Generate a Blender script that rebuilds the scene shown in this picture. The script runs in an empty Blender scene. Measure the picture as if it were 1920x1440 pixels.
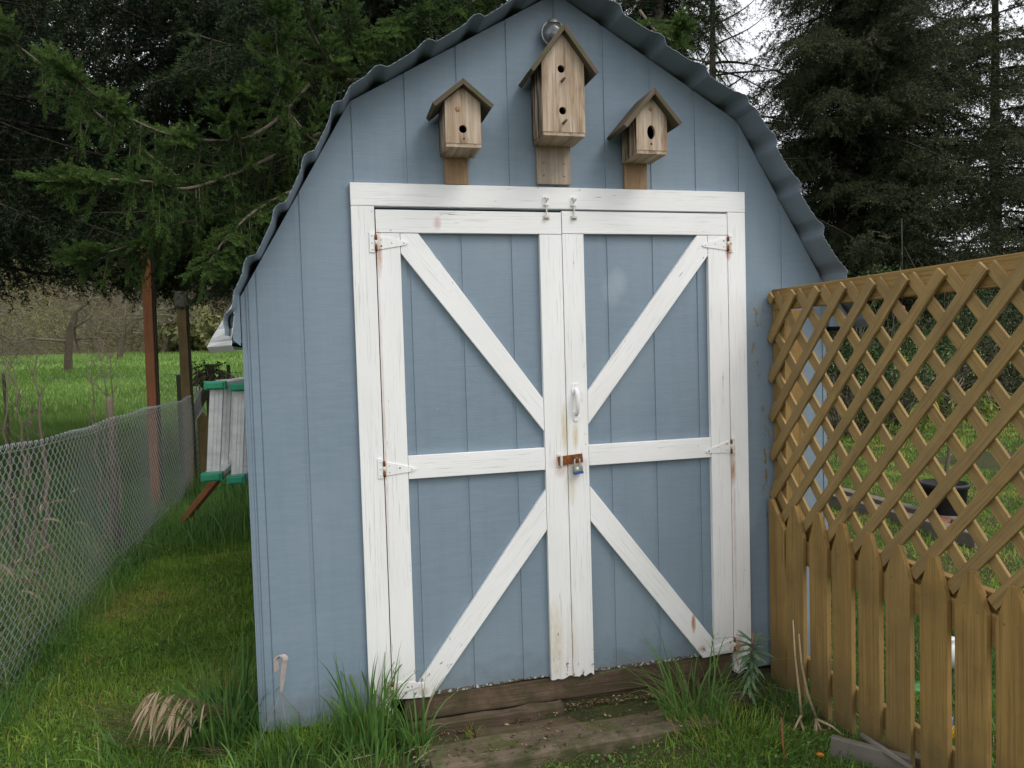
import bpy, math, random
import numpy as np
from mathutils import Vector, Matrix
R_ = math.radians
S = bpy.context.scene
COL = S.collection
# ------------------------------------------------------------------ camera
FPX = 1397.9
yaw, pit, rol = R_(13.804), R_(-2.5095), R_(-1.6689)
F = Vector((math.sin(yaw)*math.cos(pit), math.cos(yaw)*math.cos(pit), math.sin(pit)))
rt = Vector((math.cos(yaw), -math.sin(yaw), 0)); up = rt.cross(F)
CR = rt*math.cos(rol)+up*math.sin(rol); CU = -rt*math.sin(rol)+up*math.cos(rol)
CP = Vector((0.304, -2.913, 1.516))
cd = bpy.data.cameras.new("camera"); cam = bpy.data.objects.new("camera", cd); COL.objects.link(cam)
cam.matrix_world = Matrix(((CR.x, CU.x, -F.x, CP.x), (CR.y, CU.y, -F.y, CP.y), (CR.z, CU.z, -F.z, CP.z), (0, 0, 0, 1)))
cd.sensor_fit = 'HORIZONTAL'; cd.sensor_width = 36; cd.lens = FPX*36/1920
cd.clip_start = 0.05; cd.clip_end = 2000
S.camera = cam
# ------------------------------------------------------------------ world, sun, exposure
SUN_D = Vector((-0.42, 0.50, -0.76)).normalized()      # the way the light travels
el = math.asin(-SUN_D.z); az = math.atan2(-SUN_D.x, -SUN_D.y)
W = bpy.data.worlds.new("World"); S.world = W; W.use_nodes = True
nt = W.node_tree; nt.nodes.clear()
sky = nt.nodes.new('ShaderNodeTexSky'); sky.sky_type = 'NISHITA'; sky.sun_disc = False
sky.sun_elevation = el; sky.sun_rotation = az; sky.air_density = 1.0; sky.dust_density = 4.0; sky.ozone_density = 1.0
hs = nt.nodes.new('ShaderNodeHueSaturation'); hs.inputs['Saturation'].default_value = 0.22
bg = nt.nodes.new('ShaderNodeBackground'); bg.inputs['Strength'].default_value = 0.15
wo = nt.nodes.new('ShaderNodeOutputWorld')
cm = nt.nodes.new('ShaderNodeMix'); cm.data_type = 'RGBA'; cm.inputs[0].default_value = 0.62; cm.inputs[7].default_value = (7.0, 7.15, 7.4, 1)   # the cloud layer
nt.links.new(sky.outputs[0], hs.inputs['Color']); nt.links.new(hs.outputs[0], cm.inputs[6]); nt.links.new(cm.outputs[2], bg.inputs['Color']); nt.links.new(bg.outputs[0], wo.inputs[0])
sl = bpy.data.lights.new("sun", 'SUN'); sl.energy = 0.7; sl.angle = R_(25); sl.color = (1.0, 0.965, 0.92)
so = bpy.data.objects.new("sun", sl); COL.objects.link(so)
so.rotation_euler = SUN_D.to_track_quat('-Z', 'Y').to_euler(); so.location = (3, -6, 9)
S.view_settings.view_transform = 'Standard'; S.view_settings.look = 'None'
S.view_settings.gamma = 1.0; S.view_settings.use_curve_mapping = False
S.view_settings.exposure = 0.42
S.render.engine = 'CYCLES'
S.cycles.max_bounces = 6; S.cycles.transparent_max_bounces = 6; S.cycles.use_denoising = True

rnd = random.Random(11)
RG = np.random.default_rng(5)
# ------------------------------------------------------------------ helpers
def un(u, v, ax, val):
    """world point on plane ax=val seen at photo pixel (u,v)"""
    d = F + CR*((u-960)/FPX) - CU*((v-720)/FPX); i = 'XYZ'.index(ax)
    return CP + d*((val-CP[i])/d[i])

class Mat:
    def __init__(s, name, rough=0.8, spec=0.3, metal=0.0):
        s.m = bpy.data.materials.new(name); s.m.use_nodes = True
        s.t = s.m.node_tree; s.t.nodes.clear()
        s.b = s.n('ShaderNodeBsdfPrincipled'); s.o = s.n('ShaderNodeOutputMaterial')
        s.l(s.b.outputs[0], s.o.inputs[0])
        s.b.inputs['Roughness'].default_value = rough; s.b.inputs['Metallic'].default_value = metal
        s.b.inputs['Specular IOR Level'].default_value = spec
    def n(s, k, **kw):
        x = s.t.nodes.new(k)
        for a, b in kw.items(): setattr(x, a, b)
        return x
    def l(s, a, b): s.t.links.new(a, b)
    def val(s, inp, v):
        if hasattr(v, 'links') or hasattr(v, 'is_linked'): s.l(v, inp)
        else: inp.default_value = v
    def gc(s):
        a = s.n('ShaderNodeAttribute', attribute_name='gc'); return a.outputs['Vector']
    def pos(s): return s.n('ShaderNodeNewGeometry').outputs['Position']
    def scale(s, v, sc):
        m = s.n('ShaderNodeVectorMath', operation='MULTIPLY'); s.l(v, m.inputs[0]); m.inputs[1].default_value = sc; return m.outputs[0]
    def noise(s, v, sc, det=4, rough=0.55, dist=0.0):
        n = s.n('ShaderNodeTexNoise'); s.l(v, n.inputs['Vector']); n.inputs['Scale'].default_value = sc
        n.inputs['Detail'].default_value = det; n.inputs['Roughness'].default_value = rough; n.inputs['Distortion'].default_value = dist
        return n.outputs['Fac']
    def ramp(s, f, stops):
        r = s.n('ShaderNodeValToRGB'); s.l(f, r.inputs[0]); e = r.color_ramp.elements
        while len(e) < len(stops): e.new(0.5)
        for i, (p, c) in enumerate(stops):  # noqa
            e[i].position = p; e[i].color = (*c, 1) if isinstance(c, tuple) else (c, c, c, 1)
        return r.outputs[0]
    def mix(s, f, a, b, mode='MIX'):
        m = s.n('ShaderNodeMix', data_type='RGBA', blend_type=mode)
        s.val(m.inputs[0], f)
        for i, v in ((6, a), (7, b)):
            if isinstance(v, tuple): m.inputs[i].default_value = (*v, 1)
            else: s.l(v, m.inputs[i])
        return m.outputs[2]
    def math(s, op, a, b=0.5, clamp=False):
        m = s.n('ShaderNodeMath', operation=op, use_clamp=clamp); s.val(m.inputs[0], a); s.val(m.inputs[1], b); return m.outputs[0]
    def color(s, c):
        if isinstance(c, tuple): s.b.inputs['Base Color'].default_value = (*c, 1)
        else: s.l(c, s.b.inputs['Base Color'])
        return s
    def bump(s, h, st=0.3, d=0.01):
        b = s.n('ShaderNodeBump'); s.l(h, b.inputs['Height']); b.inputs['Strength'].default_value = st; b.inputs['Distance'].default_value = d
        s.l(b.outputs[0], s.b.inputs['Normal']); return s
    def blob(s, pts, nz=None):
        """mask with soft spots (x,z,rx,rz,k) on the shed front; shapes broken up by noise"""
        sep = s.n('ShaderNodeSeparateXYZ'); s.l(s.pos(), sep.inputs[0]); out = None
        for x, z, rx, rz, k in pts:
            a = s.math('POWER', s.math('ABSOLUTE', s.math('DIVIDE', s.math('SUBTRACT', sep.outputs[0], x), rx)), 2)
            b = s.math('POWER', s.math('ABSOLUTE', s.math('DIVIDE', s.math('SUBTRACT', sep.outputs[2], z), rz)), 2)
            q = s.math('MULTIPLY', s.math('SUBTRACT', 1.0, s.math('ADD', a, b), True), k)
            out = q if out is None else s.math('MAXIMUM', out, q)
        if nz is not None: out = s.math('MULTIPLY', out, nz)
        return out

def z_of(m):
    sep = m.n('ShaderNodeSeparateXYZ'); m.l(m.pos(), sep.inputs[0]); return sep.outputs[2]

# ---- materials
def mk_siding():
    m = Mat('blue_siding_paint', 0.62, 0.35); p = m.pos()
    big = m.noise(p, 1.3, 3); mid = m.noise(m.scale(p, (1, 1, 6)), 9, 4)
    c = m.mix(m.ramp(big, [(0.3, 0.0), (0.75, 1.0)]), (0.173, 0.235, 0.292), (0.211, 0.276, 0.332))
    c = m.mix(m.math('MULTIPLY', m.ramp(mid, [(0.35, 0.0), (0.8, 1.0)]), 0.45), c, (0.245, 0.305, 0.36))
    saw = m.noise(m.scale(p, (0.22, 1, 5.5)), 55, 5, 0.65)
    fine = m.noise(p, 220, 3, 0.6)
    c = m.mix(m.math('MULTIPLY', m.ramp(saw, [(0.30, 1.0), (0.46, 0.0)]), 0.13), c, (0.115, 0.165, 0.215))
    drip = m.noise(m.scale(p, (9, 1, .55)), 3.2, 5, .65)
    c = m.mix(m.math('MULTIPLY', m.ramp(drip, [(.48, 0.), (.72, 1.)]), .16), c, (.125, .165, .205))
    fade = m.noise(m.scale(p, (1, 1, .6)), 2.2, 3)
    c = m.mix(m.math('MULTIPLY', m.ramp(fade, [(.52, 0.), (.75, 1.)]), .35), c, (.27, .33, .375))
    specks = m.noise(p, 150, 1, 0.5)
    c = m.mix(m.ramp(specks, [(0.76, 0.0), (0.79, 0.6)]), c, (0.09, 0.10, 0.11))
    ls = m.noise(p, 48, 2)
    c = m.mix(m.ramp(ls, [(0.80, 0.0), (0.815, 0.7)]), c, (0.6, 0.6, 0.58))
    # paint smears by the fence and a pale rub on the right door
    sm = m.noise(m.scale(p, (2, 1, .8)), 26, 3)
    c = m.mix(m.blob([(2.12, 1.45, .035, .11, 1.2), (2.16, 1.05, .03, .3, 1.2), (2.13, 1.66, .04, .12, 1.), (2.17, .8, .025, .12, 1.)], m.ramp(sm, [(0.55, 0.0), (0.6, 0.9)])), c, (0.20, 0.155, 0.07))
    c = m.mix(m.blob([(1.485, 1.79, .05, .07, .35), (1.46, 1.76, .05, .08, .3)]), c, (0.42, 0.48, 0.52))
    # worn lower edge: grey-brown wood and flakes of old white below the blue
    zz = z_of(m)
    en = m.noise(m.scale(p, (1, 1, .4)), 42, 4, .65)
    lim = m.math('ADD', 0.155, m.math('MULTIPLY', en, 0.036))
    worn = m.math('LESS_THAN', zz, lim)
    sepx = m.n('ShaderNodeSeparateXYZ'); m.l(p, sepx.inputs[0])
    ind = m.math('MULTIPLY', m.math('GREATER_THAN', sepx.outputs[0], 0.5), m.math('LESS_THAN', sepx.outputs[0], 1.98))
    worn = m.math('MULTIPLY', worn, ind)
    flake = m.ramp(m.noise(p, 65, 3, .6), [(0.53, (0.10, 0.075, 0.06)), (0.57, (0.6, 0.6, 0.58))])
    c = m.mix(worn, c, flake)
    dirt = m.math('MULTIPLY', m.ramp(m.math('SUBTRACT', zz, m.math('MULTIPLY', m.noise(p, 14, 4), .3)), [(0.0, 1.0), (0.14, 0.0)]), .35)
    c = m.mix(dirt, c, (0.10, 0.10, 0.08))
    m.color(c)
    h = m.math('ADD', m.math('MULTIPLY', saw, 1.0), m.math('MULTIPLY', fine, .5))
    return m.bump(h, 0.27, 0.004)

def mk_white():
    m = Mat('white_weathered_paint', 0.6, 0.35); g = m.gc(); p = m.pos()
    tone = m.noise(m.scale(g, (1, 1, .25)), 8, 4)
    c = m.mix(m.ramp(tone, [(0.3, 0.0), (0.8, 1.0)]), (0.87, 0.865, 0.855), (0.78, 0.775, 0.76))
    fib = m.noise(m.scale(g, (1, 1, .018)), 260, 4, .6, .2)
    fmask = m.noise(g, 6, 3)
    cr = m.math('MULTIPLY', m.ramp(fib, [(0.34, 1.0), (0.43, 0.0)]), m.ramp(fmask, [(0.35, 0.15), (0.7, 0.8)]))
    c = m.mix(cr, c, (0.44, 0.43, 0.40))
    ck = m.noise(m.scale(g, (1, 1, .045)), 120, 3, .55, .6)
    cm = m.noise(m.scale(g, (1, 1, .5)), 15, 3)
    crack = m.math('MULTIPLY', m.ramp(ck, [(0.27, 1.0), (0.31, 0.0)]), m.ramp(cm, [(0.54, 0.0), (0.64, 1.0)]))
    c = m.mix(crack, c, (0.16, 0.15, 0.14))
    # chips, more of them low down
    zz = z_of(m); low = m.ramp(zz, [(0.12, 1.0), (0.42, 0.0)])
    chipn = m.noise(m.scale(g, (1, 1, .35)), 60, 4, .65)
    thr = m.math('ADD', chipn, m.math('MULTIPLY', low, 0.135))
    chip = m.ramp(thr, [(0.715, 0.0), (0.735, 1.0)])
    c = m.mix(chip, c, m.ramp(m.noise(g, 90, 2), [(0.4, (0.16, 0.11, 0.085)), (0.6, (0.33, 0.27, 0.22))]))
    rn = m.ramp(m.noise(m.scale(p, (1, 1, .35)), 55, 4), [(0.3, 0.3), (0.6, 1.0)])
    rust = m.blob([(.507, 1.90, .016, .10, .8), (.505, 1.25, .006, .7, .45), (1.985, 1.93, .018, .06, .9), (1.992, .98, .014, .10, .9), (1.995, .70, .008, .35, .4),
                   (.50, .19, .03, .06, .8), (2.0, .19, .03, .07, 1.), (1.83, .205, .02, .02, .5), (1.245, 1.05, .09, .04, .5), (.735, 2.02, .02, .03, .45), (1.21, 1.02, .03, .03, .5), (1.79, .32, .012, .05, 1.2), (.62, .185, .03, .02, .6)], rn)
    c = m.mix(rust, c, (0.42, 0.155, 0.05))
    yel = m.blob([(1.232, 1.20, .02, .12, .7), (1.275, 1.165, .016, .07, .7), (1.17, .32, .04, .2, .55), (1.24, .3, .03, .2, .3), (1.25, .96, .03, .09, .4)], rn)
    c = m.mix(yel, c, (0.55, 0.44, 0.20))
    grime = m.math('MULTIPLY', low, .22)
    c = m.mix(grime, c, (0.40, 0.39, 0.34))
    m.color(c)
    return m.bump(m.math('SUBTRACT', m.math('ADD', m.math('MULTIPLY', fib, .4), m.math('MULTIPLY', tone, .6)), m.math('MULTIPLY', m.math('ADD', crack, chip), .7)), 0.5, 0.004)

def mk_wood(name, a, b, dark, rough=0.85, kn=True, k=1.0, green=None, bump=.5, zst=0):
    m = Mat(name, rough, 0.2); g = m.gc()
    t = m.noise(m.scale(g, (1, 1, .07)), 26*k, 4, .6, .5)
    c = m.mix(m.ramp(t, [(0.3, 0.0), (0.7, 1.0)]), a, b)
    f = m.noise(m.scale(g, (1, 1, .02)), 190*k, 4, .62)
    c = m.mix(m.math('MULTIPLY', m.ramp(f, [(0.32, 1.0), (0.52, 0.0)]), .6), c, dark)
    pt = m.noise(g, 5, 4, .6)
    c = m.mix(m.math('MULTIPLY', m.ramp(pt, [(0.45, 0.0), (0.75, 1.0)]), .55), c, dark)
    bt = m.noise(g, .45, 1, .4)   # every board has its own tone
    c = m.mix(m.math('MULTIPLY', m.ramp(bt, [(.35, 0.), (.65, 1.)]), .38), c, tuple(x*.55+.03 for x in a))
    if kn:
        v = m.n('ShaderNodeTexVoronoi'); m.l(m.scale(g, (1, 1, .35)), v.inputs['Vector']); v.inputs['Scale'].default_value = 6*k
        c = m.mix(m.ramp(v.outputs['Distance'], [(0.03, 0.75), (0.10, 0.0)]), c, dark)
    if zst:   # greyer, greener wood near the damp ground
        zz = z_of(m); lowf = m.ramp(m.math('ADD', zz, m.math('MULTIPLY', m.noise(m.pos(), 9, 4), .35)), [(0.18, .65), (0.52, 0.)])
        c = m.mix(lowf, c, (.115, .095, .045))
    if green:
        gn = m.noise(m.pos(), 11, 5, .65)
        c = m.mix(m.ramp(gn, [(0.42, 0.0), (0.62, 0.9)]), c, green)
    m.color(c)
    return m.bump(m.math('ADD', m.math('MULTIPLY', f, .7), m.math('MULTIPLY', t, .5)), bump, 0.004)

def mk_birdwood():
    m = Mat('weathered_cedar', .85, .2); g = m.gc(); 
    t = m.noise(m.scale(g, (1, 1, .08)), 34, 4, .6, .4)
    c = m.ramp(t, [(0.28, (.27, .19, .125)), (0.5, (.43, .335, .24)), (0.72, (.56, .485, .395))])
    f = m.noise(m.scale(g, (1, 1, .02)), 260, 3, .6)
    c = m.mix(m.math('MULTIPLY', m.ramp(f, [(0.35, 1.0), (0.5, 0.0)]), .5), c, (.22, .15, .10))
    st = m.noise(m.scale(g, (1, 1, .22)), 22, 3, .6)
    c = m.mix(m.math('MULTIPLY', m.ramp(st, [(0.55, 0.0), (0.68, 1.0)]), .7), c, (.15, .085, .05))
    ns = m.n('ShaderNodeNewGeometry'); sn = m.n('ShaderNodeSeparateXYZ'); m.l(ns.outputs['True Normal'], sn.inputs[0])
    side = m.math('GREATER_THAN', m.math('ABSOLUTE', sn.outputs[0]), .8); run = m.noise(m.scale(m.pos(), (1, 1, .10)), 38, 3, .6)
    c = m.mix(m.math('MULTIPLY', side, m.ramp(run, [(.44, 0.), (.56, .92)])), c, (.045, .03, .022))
    m.color(c)
    return m.bump(m.math('ADD', f, t), .4, .003)

def flat(name, c, rough=.6, metal=0., spec=.4, var=.25, sc=20, bump=0.):
    m = Mat(name, rough, spec, metal); n = m.noise(m.pos(), sc, 4)
    d = tuple(x*(1-var) for x in c)
    m.color(m.mix(m.ramp(n, [(0.3, 0.0), (0.7, 1.0)]), d, c))
    if bump: m.bump(n, bump, .004)
    return m

def mk_leaf(name, stops, rough=.6, trans=0.25):
    """leaf / needle / blade: tone by the clump's own 'tint' value"""
    m = Mat(name, rough, .25)
    a = m.n('ShaderNodeAttribute', attribute_name='tint')
    c = m.ramp(a.outputs['Fac'], stops); m.color(c)
    if trans:
        tr = m.n('ShaderNodeBsdfTranslucent'); m.l(c, tr.inputs[0]); mx = m.n('ShaderNodeMixShader'); mx.inputs[0].default_value = trans
        m.l(m.b.outputs[0], mx.inputs[1]); m.l(tr.outputs[0], mx.inputs[2]); m.l(mx.outputs[0], m.o.inputs[0])
    return m

M_SIDE = mk_siding(); M_WHITE = mk_white(); M_BIRD = mk_birdwood()
M_TREAT = mk_wood('treated_pine', (.385, .24, .078), (.28, .17, .053), (.13, .08, .03), .8, k=.8, bump=.7, zst=1)
M_LATT = mk_wood('treated_pine_pale', (.395, .262, .104), (.295, .192, .073), (.14, .10, .045), .8, k=1.2, kn=True, bump=.7)
M_SILL = mk_wood('damp_brown_timber', (.18, .125, .085), (.09, .06, .042), (.03, .022, .016), .9, bump=1., k=.8, green=(.07, .06, .03))
M_TIE = mk_wood('mossy_timber', (.20, .15, .105), (.11, .078, .052), (.035, .025, .018), .9, k=.7, green=(.07, .08, .022), bump=1.)
M_STEP = mk_wood('worn_step_timber', (.23, .175, .12), (.12, .088, .06), (.03, .022, .017), .9, k=.8, green=(.06, .065, .025), bump=1.)
M_NAIL = flat('dull_nail', (.20, .18, .15), .5, .3)
M_GREYW = mk_wood('grey_weathered_wood', (.24, .21, .175), (.17, .145, .12), (.08, .07, .06), .9)
M_DARKW = mk_wood('dark_wet_wood', (.075, .06, .045), (.05, .04, .03), (.02, .017, .013), .9, green=(.04, .05, .02))
M_REDW = mk_wood('red_brown_post', (.30, .12, .05), (.22, .08, .035), (.12, .05, .025), .8, kn=False)
M_OLIVE = mk_wood('olive_brown_post', (.19, .14, .06), (.13, .095, .045), (.07, .05, .03), .85)
M_BROOF = mk_wood('mossy_cedar_board', (.17, .13, .09), (.11, .082, .056), (.04, .03, .022), .9, k=1.4, green=(.085, .085, .04), bump=.9)
M_TAN = mk_wood('tan_cedar', (.40, .27, .15), (.31, .20, .11), (.17, .10, .06), .85)
M_PALEW = mk_wood('pale_grey_cedar', (.47, .40, .32), (.36, .29, .22), (.17, .12, .09), .85)
M_DARK = flat('dark_gap', (.012, .012, .012), .95, spec=0.)
M_ROOFM = flat('blue_grey_steel', (.215, .265, .31), .45, .0, .5, .2, 6)
M_ROOFT = flat('roof_steel_top', (.20, .25, .29), .4, .5, .5, .2, 6)
M_ALU = flat('aluminium', (.74, .73, .72), .38, .35, .5, .25, 25, .1)
M_GALV = flat('galvanised_wire', (.44, .46, .45), .45, .45, .5, .35, 40)
M_RUST = flat('rusty_iron', (.30, .105, .035), .85, .2, .3, .6, 90, .4)
M_RUSTP = flat('painted_iron', (.74, .70, .63), .6, .0, .4, .25, 90, .2)
M_ZINC = flat('dull_zinc', (.42, .42, .40), .45, .7, .5, .4, 120)
M_WHITEM = flat('white_sheet', (.72, .73, .73), .5, .1, .4, .12, 10)
M_GREENP = flat('green_plastic', (.012, .26, .135), .45, 0, .5, .2, 30)
M_BLUEP = flat('blue_plastic', (.03, .10, .35), .4)
M_BLACKP = flat('black_plastic', (.018, .018, .02), .5)
M_PINKG = flat('faded_plastic', (.42, .36, .34), .6)
M_WIREB = flat('grey_wire', (.22, .20, .19), .5, .4)
M_LIMB = mk_wood('dark_limb_bark', (.07, .055, .04), (.05, .04, .03), (.03, .024, .018), .95, kn=False)
M_BARK = mk_wood('spruce_bark', (.15, .115, .085), (.09, .07, .055), (.04, .032, .026), .95, kn=False)
M_BARKP = mk_wood('pale_bark', (.20, .16, .12), (.14, .11, .08), (.07, .058, .045), .95, kn=False)
M_BARET = mk_wood('bare_twig_bark', (.21, .175, .135), (.15, .125, .095), (.09, .075, .055), .95, kn=False)

M_NEED = mk_leaf('spruce_needles', [(0, (.010, .019, .009)), (.5, (.020, .038, .012)), (.85, (.045, .08, .02)), (1, (.08, .13, .03))])
M_NEEDB = mk_leaf('spruce_shoot_needles', [(0, (.022, .045, .012)), (.5, (.052, .10, .02)), (1, (.12, .195, .042))], trans=.25)
M_NEEDD = mk_leaf('dark_conifer_needles', [(0, (.022, .032, .014)), (.6, (.052, .064, .027)), (1, (.11, .10, .05))])
M_GRASS = mk_leaf('grass_blades', [(0, (.045, .10, .016)), (.35, (.12, .235, .03)), (.7, (.24, .38, .055)), (.88, (.36, .40, .08)), (1, (.38, .25, .10))], .55, .35)
M_GRASST = mk_leaf('tall_grass_blades', [(0, (.045, .11, .028)), (.5, (.105, .215, .05)), (.9, (.20, .34, .08)), (1, (.36, .33, .15))], .5, .35)
M_MEAD = mk_leaf('meadow_blades', [(0, (.07, .14, .03)), (.5, (.14, .245, .05)), (1, (.23, .34, .10))], .6, .35)
M_DEAD = mk_leaf('dead_blades', [(0, (.15, .10, .055)), (.5, (.33, .25, .155)), (1, (.52, .43, .31))], .7, .2)
M_LEAF = mk_leaf('shrub_leaves', [(0, (.018, .035, .012)), (.5, (.045, .08, .02)), (1, (.10, .16, .035))], .5, .25)
M_YELL = mk_leaf('yellow_green_leaves', [(0, (.10, .15, .02)), (1, (.30, .34, .05))], .5, .3)
M_BRUSH = mk_leaf('brush_twigs', [(0, (.075, .063, .043)), (.5, (.13, .11, .07)), (.8, (.155, .15, .07)), (1, (.19, .20, .075))], .9, 0)
M_EUPH = mk_leaf('grey_green_leaves', [(0, (.07, .13, .065)), (1, (.17, .27, .13))], .5, .2)

# ---- mesh builder for solid parts
ORG = {}
def tag(o, label=None, cat=None, group=None, kind=None):
    if label: o['label'] = label
    if cat: o['category'] = cat
    if group: o['group'] = group
    if kind: o['kind'] = kind
    return o
def thing(name, label, cat, loc=(0, 0, 0), group=None):
    o = bpy.data.objects.new(name, None); COL.objects.link(o); o.location = loc; o.empty_display_size = .1
    ORG[o.name] = Vector(loc); return tag(o, label, cat, group)
def link(me, name, parent=None, org=None):
    o = bpy.data.objects.new(name, me); COL.objects.link(o)
    if parent is not None: o.parent = parent; ORG[o.name] = ORG[parent.name]
    else:
        ORG[o.name] = Vector(org or (0, 0, 0)); o.location = ORG[o.name]
    return o

class MB:
    def __init__(s): s.v = []; s.f = []; s.g = []; s.mi = []; s.sm = []
    def add(s, vs, fs, gs=None, mi=0, sm=False):
        b = len(s.v); s.v += [tuple(v) for v in vs]
        off = (rnd.uniform(0, 50), rnd.uniform(0, 50), rnd.uniform(0, 50))
        if gs is None: gs = vs
        s.g += [(g[0]+off[0], g[1]+off[1], g[2]+off[2]) for g in gs]
        s.f += [tuple(b+i for i in f) for f in fs]; s.mi += [mi]*len(fs); s.sm += [sm]*len(fs)
    def box(s, x0, x1, y0, y1, z0, z1, grain=None, mi=0, rot=None, piv=None):
        L = (abs(x1-x0), abs(y1-y0), abs(z1-z0)); a = grain if grain is not None else L.index(max(L))
        vs = [Vector((x, y, z)) for x in (x0, x1) for y in (y0, y1) for z in (z0, z1)]
        perm = [i for i in range(3) if i != a]+[a]
        gs = [(v[perm[0]], v[perm[1]], v[perm[2]]) for v in vs]
        if rot is not None:
            p = Vector(piv) if piv is not None else Vector(((x0+x1)/2, (y0+y1)/2, (z0+z1)/2)); vs = [rot @ (v-p)+p for v in vs]
        s.add(vs, [(0, 1, 3, 2), (4, 6, 7, 5), (0, 4, 5, 1), (2, 3, 7, 6), (0, 2, 6, 4), (1, 5, 7, 3)], gs, mi)
    def beam(s, p, q, w, t, upv=(0, 0, 1), mi=0):
        """rectangular bar from p to q; w across (perp to upv), t along upv"""
        p, q = Vector(p), Vector(q); d = (q-p); L = d.length; d.normalize()
        a = d.cross(Vector(upv)); a = a.normalized() if a.length > 1e-4 else Vector((1, 0, 0)); b = a.cross(d).normalized()
        vs, gs = [], []
        for x in (-w/2, w/2):
            for y in (-t/2, t/2):
                for z in (0, L): vs.append(p+a*x+b*y+d*z); gs.append((x, y, z))
        s.add(vs, [(0, 1, 3, 2), (4, 6, 7, 5), (0, 4, 5, 1), (2, 3, 7, 6), (0, 2, 6, 4), (1, 5, 7, 3)], gs, mi)
    def prism(s, poly, c0, c1, plane='XZ', gdir=None, mi=0):
        """polygon in a plane, extruded between c0 and c1 on the third axis; gdir = grain direction in the plane"""
        n = len(poly); A = lambda a, b, c: {'XZ': (a, c, b), 'YZ': (c, a, b), 'XY': (a, b, c)}[plane]
        gd = Vector(gdir).normalized() if gdir else Vector((0, 1))
        vs = [A(a, b, c0) for a, b in poly]+[A(a, b, c1) for a, b in poly]
        gs = [(a*gd[1]-b*gd[0], c, a*gd[0]+b*gd[1]) for c in (c0, c1) for a, b in poly]
        s.add(vs, [tuple(range(n)), tuple(range(2*n-1, n-1, -1))]+[(i, i+n, (i+1) % n+n, (i+1) % n) for i in range(n)], gs, mi)
    def tube(s, pts, rad, n=8, mi=0, cap=True):
        pts = [Vector(p) for p in pts]; m = len(pts)
        if not hasattr(rad, '__len__'): rad = [rad]*m
        vs, gs, fs = [], [], []; L = 0; prev = None
        for i, p in enumerate(pts):
            d = (pts[min(i+1, m-1)]-pts[max(i-1, 0)]).normalized()
            a = prev-d*prev.dot(d) if prev else d.cross(Vector((0, 0, 1)) if abs(d.z) < .9 else Vector((1, 0, 0)))
            a.normalize(); prev = a; b = d.cross(a)
            if i: L += (p-pts[i-1]).length
            for k in range(n):
                t = 2*math.pi*k/n; vs.append(p+(a*math.cos(t)+b*math.sin(t))*rad[i]); gs.append((math.cos(t)*rad[i], math.sin(t)*rad[i], L))
        for i in range(m-1):
            for k in range(n): fs.append((i*n+k, i*n+(k+1) % n, (i+1)*n+(k+1) % n, (i+1)*n+k))
        if cap: fs += [tuple(range(n-1, -1, -1)), tuple(range((m-1)*n, m*n))]
        s.add(vs, fs, gs, mi, True)
    def lathe(s, prof, c, n=24, mi=0, axis='Z', sm=True):
        """profile of (radius, height) turned about an axis through c"""
        vs, fs = [], []
        for r, h in prof:
            for k in range(n):
                t = 2*math.pi*k/n; x, y = r*math.cos(t), r*math.sin(t)
                vs.append({'Z': (c[0]+x, c[1]+y, c[2]+h), 'Y': (c[0]+x, c[1]+h, c[2]+y), 'X': (c[0]+h, c[1]+x, c[2]+y)}[axis])
        for i in range(len(prof)-1):
            for k in range(n): fs.append((i*n+k, i*n+(k+1) % n, (i+1)*n+(k+1) % n, (i+1)*n+k))
        s.add(vs, fs, None, mi, sm)
    def obj(s, name, mats, parent=None, bevel=0.0, org=None, solid=0):
        if not isinstance(mats, (list, tuple)): mats = [mats]
        og = ORG[parent.name] if parent is not None else Vector(org or (0, 0, 0))
        me = bpy.data.meshes.new(name); me.from_pydata([(v[0]-og.x, v[1]-og.y, v[2]-og.z) for v in s.v], [], s.f)
        for m in mats: me.materials.append(m.m)
        me.polygons.foreach_set('material_index', s.mi); me.polygons.foreach_set('use_smooth', s.sm)
        a = me.attributes.new('gc', 'FLOAT_VECTOR', 'POINT'); a.data.foreach_set('vector', [x for g in s.g for x in g])
        me.update(); o = link(me, name, parent, org)
        if solid: md = o.modifiers.new('s', 'SOLIDIFY'); md.thickness = solid; md.offset = 0
        if bevel: md = o.modifiers.new('b', 'BEVEL'); md.width = bevel; md.segments = 2; md.limit_method = 'ANGLE'; md.angle_limit = R_(40)
        return o

def tri_obj(name, V, T, mat, tint=None, parent=None, org=None, gcv=None):
    """one mesh from numpy arrays of vertices and triangles"""
    og = ORG[parent.name] if parent is not None else Vector(org or (0, 0, 0))
    V = V-np.array(og); me = bpy.data.meshes.new(name); n, m = len(V), len(T)
    me.vertices.add(n); me.vertices.foreach_set('co', V.astype(np.float32).ravel())
    me.loops.add(3*m); me.loops.foreach_set('vertex_index', T.astype(np.int32).ravel())
    me.polygons.add(m); me.polygons.foreach_set('loop_start', np.arange(0, 3*m, 3, dtype=np.int32))
    me.polygons.foreach_set('loop_total', np.full(m, 3, np.int32)); me.materials.append(mat.m)
    if tint is not None:
        a = me.attributes.new('tint', 'FLOAT', 'POINT'); a.data.foreach_set('value', tint.astype(np.float32))
    if gcv is not None:
        a = me.attributes.new('gc', 'FLOAT_VECTOR', 'POINT'); a.data.foreach_set('vector', gcv.astype(np.float32).ravel())
    me.update(calc_edges=True)
    return link(me, name, parent, org)

def nrm(a): return a/np.maximum(np.linalg.norm(a, axis=-1, keepdims=True), 1e-9)

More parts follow.
